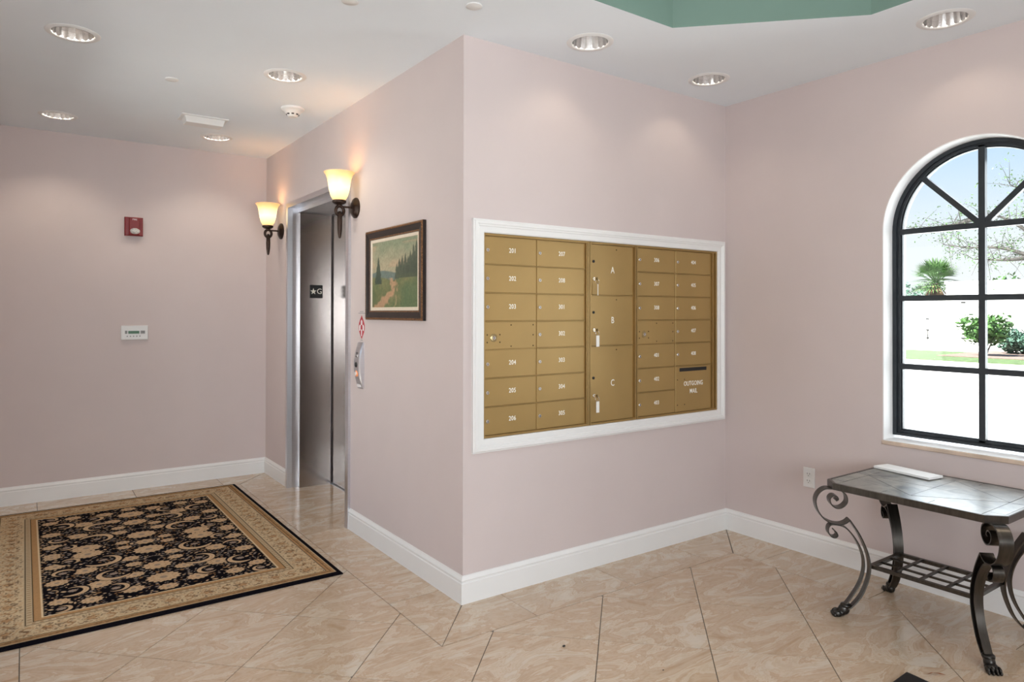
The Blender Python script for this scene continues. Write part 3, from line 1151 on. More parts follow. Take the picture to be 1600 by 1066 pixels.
shp_i = [(0.0925, 0.1815), (0.080, 0.166), (0.072, 0.142), (0.067, 0.110), (0.061, 0.070), (0.051, 0.034), (0.039, 0.012), (0.0001, 0.006)]
SHADE = MB().lathe(shp_o + shp_i, 40, caps=True).mesh('glass_shade', [M['shade']], 50)
for y, lab in ((1.32, 'bronze wall sconce with amber glass shade between elevator and framed painting'),
               (2.88, 'bronze wall sconce with amber glass shade between elevator and back wall')):
    t = thing('wall_sconce', lab, 'sconce', (0, y, 2.07), 0, 'sconces flanking the elevator')
    link('wall_plate', sc_plate, t)
    a = link('arm', ARM, t)
    link('drop', dr, t)
    c = link('cup', cupm, t)
    s_ = link('glass_shade', SHADE, t, (AX, 0, 0.036))
    ld = bpy.data.lights.new('sconce_bulb', 'POINT')
    ld.energy = SCONCE_W
    ld.color = (1.0, 0.70, 0.38)
    ld.shadow_soft_size = 0.025
    lo = bpy.data.objects.new('sconce_bulb', ld)
    col.objects.link(lo)
    lo.parent = t
    lo.location = (AX, 0, 0.118)

# ================================================================== PAINTING
PY0, PY1, PZ0, PZ1 = 0.376, 1.116, 1.358, 1.893
PT = 0.024
pt = thing('framed_painting', 'landscape painting of trees and a path in a dark gilt-edged frame', 'painting', (0, (PY0 + PY1) / 2, PZ0))
PO = Vector(pt.location)
pr = [(0.0, 0.0, 0), (0.0, PT - 0.003, 1), (0.004, PT, 1), (0.013, PT, 0), (0.018, PT - 0.004, 0), (0.050, PT - 0.007, 1), (0.055, PT - 0.007, 1), (0.058, PT - 0.012, 1)]


def ring_mesh(pr, name, mats, parent):
    m = MB()
    n = len(pr)
    vs = []
    for (sy, sz) in ((0, 0), (1, 0), (1, 1), (0, 1)):
        by, bz = (PY1 if sy else PY0), (PZ1 if sz else PZ0)
        for o, h, _ in pr:
            vs.append((-h - 0.0005, by - o if sy else by + o, bz - o if sz else bz + o))
    vs = [tuple(Vector(v) - PO) for v in vs]
    o0 = len(m.v)
    m.v += vs
    for c in range(4):
        d = (c + 1) % 4
        for i in range(n - 1):
            m.f.append((c * n + i, c * n + i + 1, d * n + i + 1, d * n + i))
            m.mi.append(pr[i][2])
    return m.build(name, mats, parent)


ring_mesh([(0.0, 0.0, 0), (0.0, PT - 0.004, 1), (0.005, PT, 1), (0.013, PT, 0), (0.020, PT - 0.003, 0), (0.046, PT - 0.008, 1), (0.054, PT - 0.008, 0), (0.056, PT - 0.012, 0)], 'frame', [M['fpaint'], M['fgold']], pt)
# beaded gilt edge
bd = MB()
for (y0, z0, y1, z1) in ((PY0 + 0.009, PZ0 + 0.009, PY1 - 0.009, PZ0 + 0.009), (PY0 + 0.009, PZ1 - 0.009, PY1 - 0.009, PZ1 - 0.009), (PY0 + 0.009, PZ0 + 0.009, PY0 + 0.009, PZ1 - 0.009), (PY1 - 0.009, PZ0 + 0.009, PY1 - 0.009, PZ1 - 0.009)):
    ln = abs(y1 - y0) + abs(z1 - z0)
    for i in range(int(ln / 0.012)):
        t_ = (i + 0.5) / int(ln / 0.012)
        bd.ellipsoid((-PT - 0.0005, y0 + (y1 - y0) * t_ - PO.y, z0 + (z1 - z0) * t_ - PO.z), (0.003, 0.0045, 0.0045), 6, 4)
bd.build('gilt_beading', M['fgold'], pt, 60)
ring_mesh([(0.055, PT - 0.012, 0), (0.072, PT - 0.011, 0), (0.075, PT - 0.016, 0)], 'liner', [M['liner']], pt)
# canvas
NY, NZ = 150, 112
cy0, cy1, cz0, cz1 = PY0 + 0.074, PY1 - 0.074, PZ0 + 0.074, PZ1 - 0.074
U, V = np.meshgrid(np.linspace(0, 1, NY), np.linspace(0, 1, NZ))     # U: 0 at left of the picture (far side), V up


def lerp(a, b, t):
    t = np.clip(t, 0, 1)[..., None]
    return np.array(a) * (1 - t) + np.array(b) * t


def vnoise(u, v, seed):
    r_ = np.random.RandomState(seed)
    g = r_.rand(64, 64)
    iu, iv = np.floor(u).astype(int), np.floor(v).astype(int)
    fu, fv = u - iu, v - iv
    fu, fv = fu * fu * (3 - 2 * fu), fv * fv * (3 - 2 * fv)
    a = g[iv % 64, iu % 64] * (1 - fu) + g[iv % 64, (iu + 1) % 64] * fu
    b = g[(iv + 1) % 64, iu % 64] * (1 - fu) + g[(iv + 1) % 64, (iu + 1) % 64] * fu
    return a * (1 - fv) + b * fv


N1 = vnoise(U * 9, V * 7, 1)
N2 = vnoise(U * 26, V * 20, 2)
N3 = vnoise(U * 60, V * 46, 3)
img = lerp((0.40, 0.33, 0.22), (0.21, 0.24, 0.155), (V - 0.45) / 0.5 + (N1 - 0.5) * 0.5)
cl = np.clip((vnoise(U * 4 + 3, V * 5, 4) - 0.55) * 5, 0, 1) * (V > 0.6) * (V < 0.95)
img = img * (1 - 0.5 * cl[..., None]) + np.array((0.46, 0.31, 0.20)) * 0.5 * cl[..., None]


def paint(mask, c):
    global img
    mk = np.clip(mask, 0, 1)[..., None]
    img = img * (1 - mk) + np.array(c) * mk


edge = lambda d, s_=0.015: np.clip(d / s_, 0, 1)
hz = 0.50 + 0.03 * np.sin(U * 7)
paint(edge(hz + 0.035 - V) * (V > 0.4), (0.13, 0.17, 0.15))
ground = 0.47 - 0.05 * np.exp(-((U - 0.45) / 0.2) ** 2) + 0.02 * (N1 - 0.5) + 0.06 * np.clip(U - 0.65, 0, 1)
gmask = edge(ground - V, 0.02)
gc = lerp((0.10, 0.13, 0.055), (0.19, 0.18, 0.08), N1 * 0.6 + N2 * 0.6 - 0.2)
gc = lerp((0, 0, 0), (1, 1, 1), np.ones_like(U)) * gc
img = img * (1 - gmask[..., None]) + gc * gmask[..., None]
pathc = 0.42 + 0.10 * np.sin((0.47 - V) * 7.0) - 0.62 * np.clip(0.30 - V, 0, 1) * 1.5
pw = 0.05 + 0.28 * np.clip(0.45 - V, 0, 1)
paint(0.8 * edge(pw - np.abs(U - pathc) + (N2 - 0.5) * 0.12, 0.06) * (V < 0.44), (0.42, 0.24, 0.14))
p2 = 0.60 - 0.10 * (0.33 - V) * 3 + 0.03 * np.sin(V * 20)
paint(0.7 * edge(0.018 - np.abs(U - p2) + (N2 - 0.5) * 0.02, 0.02) * (V < 0.33), (0.34, 0.24, 0.13))
paint(0.75 * edge(0.36 - V + 0.3 * (U - 0.62), 0.12) * edge(U - 0.62, 0.05), (0.085, 0.13, 0.06))


def conifer(u0, vb, vt, w, c=(0.045, 0.065, 0.045)):
    hgt = (V - vb) / (vt - vb)
    wid = w * np.clip(1 - hgt, 0, 1) ** 0.7 * (0.75 + 0.5 * vnoise(U * 50, V * 40, int(u0 * 991)))
    paint(0.95 * edge(wid - np.abs(U - u0), 0.012) * (hgt > 0) * (hgt < 1), c)


conifer(0.145, 0.37, 0.80, 0.075)
conifer(0.13, 0.36, 0.56, 0.085)
for u0, vt, w in ((0.56, 0.66, 0.05), (0.62, 0.72, 0.07), (0.68, 0.76, 0.07), (0.745, 0.79, 0.07), (0.80, 0.74, 0.07), (0.85, 0.82, 0.08), (0.91, 0.90, 0.08), (0.97, 0.96, 0.09), (1.02, 1.0, 0.09)):
    conifer(u0, 0.42 + 0.03 * (u0 - 0.5), vt, w, (0.06, 0.075, 0.05))
paint(0.8 * edge(0.50 - V, 0.03) * edge(V - 0.42, 0.02) * edge(U - 0.55, 0.03), (0.07, 0.085, 0.05))
img = np.clip(img * (0.86 + 0.28 * N3[..., None]) * 1.15, 0, 1)
vs, fs = [], []
for j in range(NZ):
    for i in range(NY):
        vs.append((-(PT - 0.015), cy1 - (cy1 - cy0) * i / (NY - 1) - PO.y, cz0 + (cz1 - cz0) * j / (NZ - 1) - PO.z))
fs = [(j * NY + i, j * NY + i + 1, (j + 1) * NY + i + 1, (j + 1) * NY + i) for j in range(NZ - 1) for i in range(NY - 1)]
me = bpy.data.meshes.new('canvas')
me.from_pydata(vs, [], fs)
at = me.color_attributes.new('pattern', 'FLOAT_COLOR', 'POINT')
at.data.foreach_set('color', np.concatenate([img.reshape(-1, 3), np.ones((NY * NZ, 1))], 1).astype(np.float32).ravel())
me.materials.append(M['canvas'])
link('canvas', me, pt)

# ================================================================== CALL STATION AND STICKER
cs = thing('call_station', 'curved silver elevator call plate with lit amber button below the painting', 'call panel', (0, 1.222, 0.925))
prof_w = 0.052
m = MB()
rows = 16
CW = 0.044
bow = lambda t: 0.010 + 0.026 * math.sin(PI * t)
vs = []
for j in range(rows + 1):
    t_ = j / rows
    w = CW * (0.86 + 0.14 * math.sin(PI * t_))
    vs += [(0.0, -w, 0.29 * t_), (-bow(t_) * 0.75, -w, 0.29 * t_), (-bow(t_), -w + 0.008, 0.29 * t_), (-bow(t_), w - 0.004, 0.29 * t_), (-bow(t_) * 0.85, w, 0.29 * t_), (0.0, w, 0.29 * t_)]
fs = [(j * 6 + i, j * 6 + i + 1, (j + 1) * 6 + i + 1, (j + 1) * 6 + i) for j in range(rows) for i in range(5)]
fs += [tuple(range(6)), tuple(rows * 6 + i for i in range(6))]
m.add(vs, fs)
m.build('plate', M['steel_l'], cs, 30)
for (z, r, mt, nm) in ((0.150, 0.0165, 'black', 'call_button'), (0.095, 0.0195, 'orange', 'lit_button')):
    cx_ = -bow(z / 0.29)
    MB().lathe([(r, 0.008), (r, -0.002), (r * 0.85, -0.004), (0.0001, -0.0045)], 24, (cx_, 0.004, z), 'x').build(nm, M[mt], cs, 40)
MB().lathe([(0.0115, 0), (0.0115, -0.003), (0.0001, -0.003)], 20, (-bow(0.095 / 0.29) - 0.0038, 0.004, 0.095), 'x').build('button_face', M['signwhite'], cs, 40)
cx_ = -bow(0.205 / 0.29)
MB().lathe([(0.010, 0.008), (0.010, -0.004), (0.0001, -0.004)], 20, (cx_, 0.004, 0.205), 'x').build('key_switch', M['chrome'], cs, 40)
MB().box((cx_ - 0.0055, -0.001, 0.198), (cx_ - 0.003, 0.010, 0.203)).build('key_slot', M['black'], cs)
MB().box((cx_ - 0.002, -0.004, 0.219), (cx_ + 0.010, 0.012, 0.225)).build('indicator', M['black'], cs)
cx_ = -bow(0.02 / 0.29)
MB().box((cx_ - 0.004, -0.024, 0.010), (cx_ + 0.006, 0.030, 0.026)).build('label_strip', M['signwhite'], cs)

stk = thing('fire_sticker', 'red and white diamond fire notice stuck between call plate and painting', 'sticker', (0, 1.222, 1.235))
ov = []
for i in range(25):
    t_ = i / 24
    ov.append((0.047 * math.sin(PI * t_) ** 1.15, 0.150 * t_))
vesica = [(a, b) for a, b in ov] + [(-a, b) for a, b in reversed(ov[1:-1])]
mpx = lambda u, v, w: (w, u, v)
MB().prism(vesica, -0.0012, -0.0002, 0, mpx).build('red_field', M['signred'], stk)
wf_ = MB()
wf_.prism([(-0.012, 0.088), (0.012, 0.088), (0.014, 0.112), (0.0, 0.122), (-0.014, 0.112)], -0.0017, -0.0011, 0, mpx)
wf_.prism([(-0.036, 0.050), (-0.018, 0.055), (-0.014, 0.088), (-0.030, 0.090), (-0.040, 0.078)], -0.0017, -0.0011, 0, mpx)
wf_.prism([(0.036, 0.050), (0.018, 0.055), (0.014, 0.088), (0.030, 0.090), (0.040, 0.078)], -0.0017, -0.0011, 0, mpx)
wf_.prism([(-0.007, 0.018), (0.007, 0.018), (0.010, 0.060), (-0.010, 0.060)], -0.0017, -0.0011, 0, mpx)
wf_.build('white_figures', M['signwhite'], stk)
tx = MB()
for (y0, y1, z) in ((-0.028, 0.028, 0.170), (-0.052, 0.052, 0.160), (-0.016, 0.016, -0.010)):
    tx.box((-0.0009, y0, z), (-0.0002, y1, z + 0.004))
tx.build('fine_print', M['grey'], stk)

# ================================================================== BACK WALL DEVICES
fa = thing('fire_strobe', 'red square fire alarm strobe with clear lens on the back wall', 'fire alarm', (-1.028, D, 2.002))
fb = MB().bbox((-0.064, -0.034, 0.0), (0.064, 0.0, 0.146), 0.006)
fb.bbox((-0.036, -0.046, 0.006), (0.040, -0.033, 0.140), 0.006)
fb.build('body', M['red'], fa)
ls = MB()
ls.ellipsoid((0.006, -0.044, 0.036), (0.036, 0.022, 0.024), 14, 8)
ls.build('strobe_lens', M['strobe'], fa, 20)
tm = text_mesh('FIRE', 0.018, 0.0004)
tm.materials.append(M['signwhite'])
o = link('lettering', tm, fa, (0.004, -0.0465, 0.127))
o.rotation_euler = ROT_Y

ap = thing('alarm_keypad', 'white wall panel with green display below the fire strobe', 'panel', (-1.017, D, 1.183))
MB().bbox((-0.094, -0.016, 0.0), (0.094, 0.0, 0.112), 0.004).build('housing', M['plastic'], ap)
MB().box((-0.045, -0.0175, 0.048), (0.032, -0.0155, 0.070)).build('display', M['lcd'], ap)
for x in (-0.060, 0.048, 0.064):
    MB().bbox((x - 0.008, -0.0195, 0.048), (x + 0.008, -0.0155, 0.072), 0.002).build('key_block', M['grey'], ap)
for i in range(5):
    MB().lathe([(0.005, 0), (0.005, -0.003), (0.0001, -0.003)], 10, (-0.052 + i * 0.022, -0.0155, 0.028), 'y').build('button', M['grey'], ap)

# outlet on the window wall
ot = thing('wall_outlet', 'white duplex power outlet on the window wall beside the metal table', 'outlet', (L, -0.583, 0.389))
MB().bbox((-0.007, -0.035, 0.0), (0.0, 0.035, 0.114), 0.003, 0).build('cover_plate', M['plastic'], ot)
for z in (0.037, 0.077):
    soc = MB().bbox((-0.0095, -0.017, z - 0.014), (-0.005, 0.017, z + 0.014), 0.003, 0).build('socket', M['plastic'], ot)
    sl = MB()
    sl.box((-0.0100, -0.0085, z - 0.001), (-0.0093, -0.0060, z + 0.008))
    sl.box((-0.0100, 0.0060, z - 0.001), (-0.0093, 0.0085, z + 0.008))
    sl.box((-0.0100, -0.002, z - 0.010), (-0.0093, 0.002, z - 0.006))
    sl.build('slot', M['black'], soc)

# ================================================================== CEILING DEVICES
sd = thing('smoke_detector', 'white round smoke detector on the ceiling near the elevator wall', 'smoke detector', (-0.290, 1.690, H))
MB().lathe([(0.074, 0.0), (0.074, -0.012), (0.066, -0.018), (0.060, -0.020), (0.052, -0.030), (0.034, -0.048), (0.028, -0.058), (0.0001, -0.060)], 32, caps=False).build('body', M['plastic'], sd, 35)
for a in range(8):
    an = a * PI / 4 + 0.5
    MB().box((-0.008, -0.003, -0.004), (0.008, 0.003, 0.004)).build('vent_slot', M['black'], sd, loc=(0.0385 * math.cos(an), 0.0385 * math.sin(an), -0.043)).rotation_euler = (0, 0, an + PI / 2)
cb = thing('ceiling_exit_box', 'white rectangular ceiling light box beside a downlight near the back wall', 'light box', (-0.715, 2.315, H))
MB().bbox((-0.150, -0.095, -0.006), (0.150, 0.095, 0.0), 0.002, 2).build('flange', M['plastic'], cb)
m = MB()
m.add([(-0.128, -0.070, -0.006), (0.128, -0.070, -0.006), (0.128, 0.070, -0.006), (-0.128, 0.070, -0.006), (-0.118, -0.052, -0.045), (0.118, -0.052, -0.045), (0.118, 0.052, -0.045), (-0.118, 0.052, -0.045)],
      [(0, 3, 2, 1), (4, 5, 6, 7), (0, 1, 5, 4), (1, 2, 6, 5), (2, 3, 7, 6), (3, 0, 4, 7)])
m.build('diffuser', M['plastic'], cb)
for (x, y, lab) in ((-1.040, 1.530, 'small white sprinkler cover disc in the corridor ceiling above the rug'), (-0.125, -0.293, 'small white sprinkler cover disc in the ceiling by the wall corner'), (-0.585, -0.020, 'small white sprinkler cover disc between corridor and lobby ceilings')):
    t = MB().lathe([(0.036, 0.0), (0.036, -0.004), (0.033, -0.006), (0.0001, -0.006)], 28, caps=False).build('sprinkler_cover', M['plastic'], None, 35, (x, y, H))
    tag(t, lab, 'sprinkler', 'ceiling sprinkler covers')

# ================================================================== RUG
RX0, RX1, RY0, RY1 = -1.920, -0.330, 0.687, 3.003
STEP = 0.0036
nx, ny = int((RX1 - RX0) / STEP), int((RY1 - RY0) / STEP)
nx += (nx + 1) % 2
ny += (ny + 1) % 2
gx, gy = np.meshgrid(np.linspace(-1, 1, nx) * (RX1 - RX0) / 2, np.linspace(-1, 1, ny) * (RY1 - RY0) / 2)
BLK, BEI, TAN, GLD, CRM, DRK, GRY = [np.array(c) for c in ((0.006, 0.005, 0.007), (0.50, 0.345, 0.205), (0.26, 0.14, 0.062), (0.38, 0.22, 0.10), (0.56, 0.43, 0.27), (0.05, 0.03, 0.018), (0.19, 0.155, 0.13))]
rimg = np.zeros((ny, nx, 3)) + BLK
hx_, hy_ = (RX1 - RX0) / 2, (RY1 - RY0) / 2
FWX, FWY = hx_ - 0.270, hy_ - 0.270
ax_, ay_ = np.abs(gx), np.abs(gy)
rngf = np.random.RandomState(11)


qx = gx[0, nx // 2:]
qy = gy[ny // 2:, 0]
qimg = np.zeros((len(qy), len(qx), 3)) + BLK


def rp(mask, c):
    if isinstance(mask, tuple):
        sl, mk = mask
        mk = np.clip(mk, 0, 1)[..., None]
        qimg[sl] = qimg[sl] * (1 - mk) + np.array(c) * mk
        return
    mk = np.clip(mask, 0, 1)[..., None]
    rimg[:] = rimg * (1 - mk) + np.array(c) * mk


def soft(d, s_=0.003):
    return np.clip(d / s_ + 0.5, 0, 1)


occ = []


def sub(cx, cy, r, fn):
    i0, i1 = np.searchsorted(qx, cx - r), np.searchsorted(qx, cx + r)
    j0, j1 = np.searchsorted(qy, cy - r), np.searchsorted(qy, cy + r)
    dx, dy = np.meshgrid(qx[i0:i1] - cx, qy[j0:j1] - cy)
    return (slice(j0, j1), slice(i0, i1)), fn(dx, dy)


def flower(cx, cy, r, n=9, ph=0.0, c1=None, squash=0.85):
    def petal(dx, dy, k):
        rr = np.hypot(dx, dy / squash)
        th = np.arctan2(dy, dx)
        return soft(r * k * (0.92 + 0.08 * np.cos(int(n * 1.4) * th + ph)) - rr)
    rp(sub(cx, cy, r * 1.3, lambda a, b: petal(a, b, 1.0)), BEI if c1 is None else c1)
    rp(sub(cx, cy, r * 1.3, lambda a, b: 0.55 * soft(0.0035 - np.abs(np.hypot(a, b / squash) - r * (0.62 + 0.08 * np.cos(n * np.arctan2(b, a)))))), TAN)
    rp(sub(cx, cy, r * 1.3, lambda a, b: 0.7 * soft(r * 0.22 - np.hypot(a, b)) - 0.0), GRY)
    occ.append((cx, cy, r * 0.95))


def cscroll(cx, cy, r, a0, span, w, dirn=1):
    def fn(dx, dy):
        th = (np.arctan2(dy, dx) - a0) * dirn % (2 * PI)
        t = th / span
        rad = r * (1.0 - 0.35 * t)
        wid = w * np.clip(np.sin(PI * np.clip(t * 1.02, 0, 1)) ** 0.6 * (1.2 - 0.6 * t), 0.15, 2)
        return soft(wid / 2 - np.abs(np.hypot(dx, dy) - rad)) * (t < 1)
    rp(sub(cx, cy, r * 1.25, lambda a, b: soft(r * 1.12 - np.hypot(a, b))), BLK)
    rp(sub(cx, cy, r * 1.25, fn), BEI * 1.08)
    rp(sub(cx, cy, r * 1.25, lambda a, b: 0.45 * soft(0.0020 - np.abs(np.hypot(a, b) - r * (1.0 - 0.35 * ((np.arctan2(b, a) - a0) * dirn % (2 * PI)) / span))) * (((np.arctan2(b, a) - a0) * dirn % (2 * PI)) < span * 0.9)), TAN)
    for q in range(10):
        t = q / 9
        an = a0 + dirn * span * t
        occ.append((cx + r * (1 - 0.35 * t) * math.cos(an), cy + r * (1 - 0.35 * t) * math.sin(an), w * 0.6))


def vine(pts, w=0.006, c=None):
    P = catmull([(a, b, 0) for a, b in pts], 10)
    for q in P:
        rp(sub(q.x, q.y, 0.02, lambda a, b: soft(w / 2 - np.hypot(a, b))), GRY * 1.6 if c is None else c)


vine([(0.0, 0.02), (0.07, 0.045), (0.13, 0.12), (0.19, 0.13), (0.27, 0.19)])
vine([(0.0, 0.30), (0.08, 0.33), (0.15, 0.30), (0.22, 0.36), (0.27, 0.45)])
vine([(0.50, 0.30), (0.40, 0.33), (0.36, 0.42), (0.30, 0.52)])
vine([(0.10, 0.62), (0.20, 0.58), (0.28, 0.66), (0.38, 0.70), (0.47, 0.66)])
for cx, cy, r, n in ((0.0, 0.0, 0.055, 6), (0.0, 0.16, 0.085, 10), (0.0, 0.47, 0.075, 9), (0.0, 0.68, 0.085, 11), (0.0, 0.83, 0.05, 8),
                     (0.11, 0.275, 0.048, 8), (0.105, 0.385, 0.042, 8), (0.12, 0.56, 0.05, 9), (0.115, 0.05, 0.04, 7), (0.15, 0.77, 0.055, 8),
                     (0.30, 0.06, 0.080, 11), (0.33, 0.345, 0.062, 10), (0.285, 0.60, 0.062, 10), (0.33, 0.80, 0.05, 9),
                     (0.46, 0.19, 0.055, 9), (0.46, 0.46, 0.055, 9), (0.46, 0.74, 0.048, 8), (0.47, 0.02, 0.045, 7)):
    flower(cx, cy, r, n)
for cx, cy, r, a0, span, w, dn in ((0.235, 0.215, 0.095, 0.4, 4.3, 0.034, 1), (0.21, 0.48, 0.085, 2.6, 4.3, 0.032, -1), (0.40, 0.62, 0.070, 0.9, 4.2, 0.027, 1),
                                   (0.43, 0.325, 0.055, 3.4, 4.2, 0.022, 1), (0.22, 0.705, 0.060, 5.0, 4.2, 0.022, -1), (0.395, 0.135, 0.05, 2.0, 4.0, 0.02, 1), (0.455, 0.835, 0.045, 1.0, 4.0, 0.018, 1)):
    cscroll(cx, cy, r, a0, span, w, dn)
    flower(cx, cy, 0.022, 6, c1=GRY * 1.5)
for it in range(1500):
    cx, cy = rngf.rand() * FWX, rngf.rand() * FWY
    r = 0.0055 + 0.010 * rngf.rand() ** 2
    if any((cx - a) ** 2 + (cy - b) ** 2 < (r * 0.9 + c * 0.95) ** 2 for a, b, c in occ):
        continue
    an = rngf.rand() * PI
    ca, sa = math.cos(an), math.sin(an)
    asp = 0.35 + 0.35 * rngf.rand()
    cc = (BEI * 0.9, GRY * 1.3, TAN, BEI, GRY)[rngf.randint(5)]
    rp(sub(cx, cy, r * 1.5, lambda a, b: soft(r - np.hypot(a * ca + b * sa, (-a * sa + b * ca) / asp), 0.004)), cc)
    occ.append((cx, cy, r * 0.8))
hx2, hy2 = nx // 2, ny // 2
rimg[hy2:, hx2:] = qimg
rimg[hy2:, :hx2 + 1] = qimg[:, ::-1]
rimg[:hy2 + 1, hx2:] = qimg[::-1]
rimg[:hy2 + 1, :hx2 + 1] = qimg[::-1, ::-1]
# borders
de = np.minimum(hx_ - ax_, hy_ - ay_)
al = np.where(hx_ - ax_ < hy_ - ay_, gy, gx)
inb = lambda a, b: soft(de - a) * soft(b - de)
lite = 0.9 + 0.2 * vnoise((gx + 3) * 300, (gy + 3) * 300, 5)
rp(soft(0.270 - de), CRM * 0.9)
rp(inb(0.232, 0.268), GLD)
rp(inb(0.262, 0.270), CRM * 1.1)
sq_ = np.sin(al * 2 * PI / 0.022)
rp(inb(0.236, 0.258) * soft(sq_ * 0.004 - 0.002) * 0.35, TAN)
rp(inb(0.228, 0.234), DRK * 0.6)
rp(inb(0.203, 0.2285), CRM * 0.80)
rp(inb(0.207, 0.225) * soft(np.sin(al * 2 * PI / 0.03) * 0.005 - 0.001) * 0.55, TAN * 0.8)
rp(inb(0.198, 0.204), DRK * 0.6)
rp(inb(0.070, 0.1985), CRM * 0.92)
# motifs in the wide band: rosettes, curls and specks
mid = 0.134
per = 0.165
ph = (al + 10) % per - per / 2
rr = np.hypot(ph, (de - mid))
thb = np.arctan2(de - mid, ph)
wide = inb(0.074, 0.194)
rp(wide * 0.7 * soft(0.003 - np.abs(rr - 0.040 * (0.85 + 0.15 * np.cos(8 * thb)))) * soft(np.cos(thb * 11) + 0.35, 0.3), DRK * 2)
rp(wide * 0.75 * soft(0.028 * (0.8 + 0.2 * np.cos(6 * thb)) - rr), TAN * 1.35)
rp(wide * 0.8 * soft(0.0022 - np.abs(rr - 0.018)) * soft(np.cos(thb * 5), 0.3), DRK)
ph2 = (al + 10 + per / 2) % per - per / 2
rr2 = np.hypot(ph2, (de - mid))
rp(wide * 0.75 * soft(0.0045 - np.abs(np.hypot(ph2 - 0.012, de - mid - 0.012) - 0.022)) * (ph2 < 0.022), TAN)
rp(wide * 0.75 * soft(0.0045 - np.abs(np.hypot(ph2 + 0.012, de - mid + 0.014) - 0.022)) * (ph2 > -0.022), TAN)
spk = vnoise((gx + 3) * 85, (gy + 3) * 85, 9) * 0.65 + vnoise((gx + 3) * 170, (gy + 3) * 170, 10) * 0.35
rp(wide * 0.75 * soft(spk - 0.655, 0.06), DRK * 2.5)
rp(wide * 0.45 * soft(0.36 - spk, 0.06), TAN * 1.4)
rp(inb(0.065, 0.071), DRK * 0.6)
rp(inb(0.026, 0.0655), GLD * 0.95)
rp(inb(0.030, 0.062) * 0.6 * soft(spk - 0.56, 0.1), TAN * 0.8)
rp(inb(0.048, 0.052), DRK * 1.5)
rp(soft(0.0285 - de), BLK)
rp(inb(0.0275, 0.0325), CRM * 0.85)
rimg *= lite[..., None]
zz = 0.012 - 0.006 * np.clip(1 - de / 0.012, 0, 1) ** 2
cxr, cyr = (RX0 + RX1) / 2, (RY0 + RY1) / 2
co_ = np.stack([gx, gy, zz], -1).reshape(-1, 3)
# wavy long edge
nv = nx * ny
idx = np.arange(nv).reshape(ny, nx)
quads = np.stack([idx[:-1, :-1], idx[:-1, 1:], idx[1:, 1:], idx[1:, :-1]], -1).reshape(-1, 4)
rim = np.concatenate([idx[0, :], idx[1:, -1], idx[-1, -2::-1], idx[-2:0:-1, 0]])
nr = len(rim)
low = co_[rim].copy()
low[:, 2] = 0.0005
allv = np.concatenate([co_, low])
rq = np.stack([rim, nv + np.arange(nr), nv + (np.arange(nr) + 1) % nr, np.roll(rim, -1)], -1)
allq = np.concatenate([quads, rq])
me = bpy.data.meshes.new('rug')
me.vertices.add(len(allv))
me.vertices.foreach_set('co', allv.astype(np.float32).ravel())
me.loops.add(allq.size)
me.loops.foreach_set('vertex_index', allq.astype(np.int32).ravel())
me.polygons.add(len(allq))
me.polygons.foreach_set('loop_start', np.arange(0, allq.size, 4, dtype=np.int32))
me.update(calc_edges=True)
at = me.color_attributes.new('pattern', 'FLOAT_COLOR', 'POINT')
cc = np.ones((len(allv), 4), np.float32)
cc[:nv, :3] = rimg.reshape(-1, 3)
cc[nv:, :3] = BLK
at.data.foreach_set('color', cc.ravel())
me.materials.append(M['rug'])
rug = link('area_rug', me, None, (cxr, cyr, 0))
tag(rug, 'large black and beige floral rug with cream border in front of the elevator', 'rug')

# second rug: only its corner reaches into view
r2m = MB()
C2 = Vector((1.073, -1.549, 0))
ex = Vector((-1.0, -0.035, 0)).normalized()
ey = Vector((-0.09, -1.0, 0)).normalized()


def r2p(a, b, z):
    q = C2 + ex * a + ey * b
    return (q.x, q.y, z)


def r2band(a0, a1, b0, b1, z0, z1, mi):
    r2m.add([r2p(a, b, z) for z in (z0, z1) for a, b in ((a0, b0), (a1, b0), (a1, b1), (a0, b1))], [(0, 3, 2, 1), (4, 5, 6, 7), (0, 1, 5, 4), (1, 2, 6, 5), (2, 3, 7, 6), (3, 0, 4, 7)], mi)


mat2 = thing('floor_mat', 'black floor mat with white speckled border, its corner beside the table', 'mat', (C2.x, C2.y, 0))
r2band(0, 1.2, 0, 1.5, 0.0005, 0.010, 0)
for v_i in range(len(r2m.v)):
    r2m.v[v_i] = tuple(Vector(r2m.v[v_i]) - C2)
r2m.build('pile', M['black'], mat2)
fl_ = MB()
for k in range(14):
    for (a, b) in ((0.075 + 0.085 * k, 0.075), (0.075, 0.075 + 0.085 * k)):
        q = Vector(r2p(a, b, 0)) - C2
        fl_.lathe([(0.016, 0.010), (0.012, 0.0112), (0.0001, 0.0115)], 8, (q.x, q.y, 0), caps=False)
fl_.build('border_motif', M['signwhite'], mat2)
lf = MB()
lf.add([(-0.030, 0.022, 0.001), (-0.010, 0.012, 0.006), (0.008, -0.004, 0.004), (0.026, -0.026, 0.001), (0.004, -0.010, 0.009), (-0.014, 0.004, 0.010)],
       [(0, 1, 5), (1, 2, 4, 5), (2, 3, 4)])
lf.add([(-0.030, 0.022, 0.0), (-0.010, 0.012, 0.004), (0.008, -0.004, 0.002), (0.026, -0.026, 0.0), (0.004, -0.010, 0.007), (-0.014, 0.004, 0.008)],
       [(5, 1, 0), (5, 4, 2, 1), (4, 3, 2)])
tag(lf.build('dry_leaf', M['leaf_brown'], None, None, (1.165, -1.615, 0.0005)), 'small curled brown dry leaf on the floor beside the black mat', 'leaf')
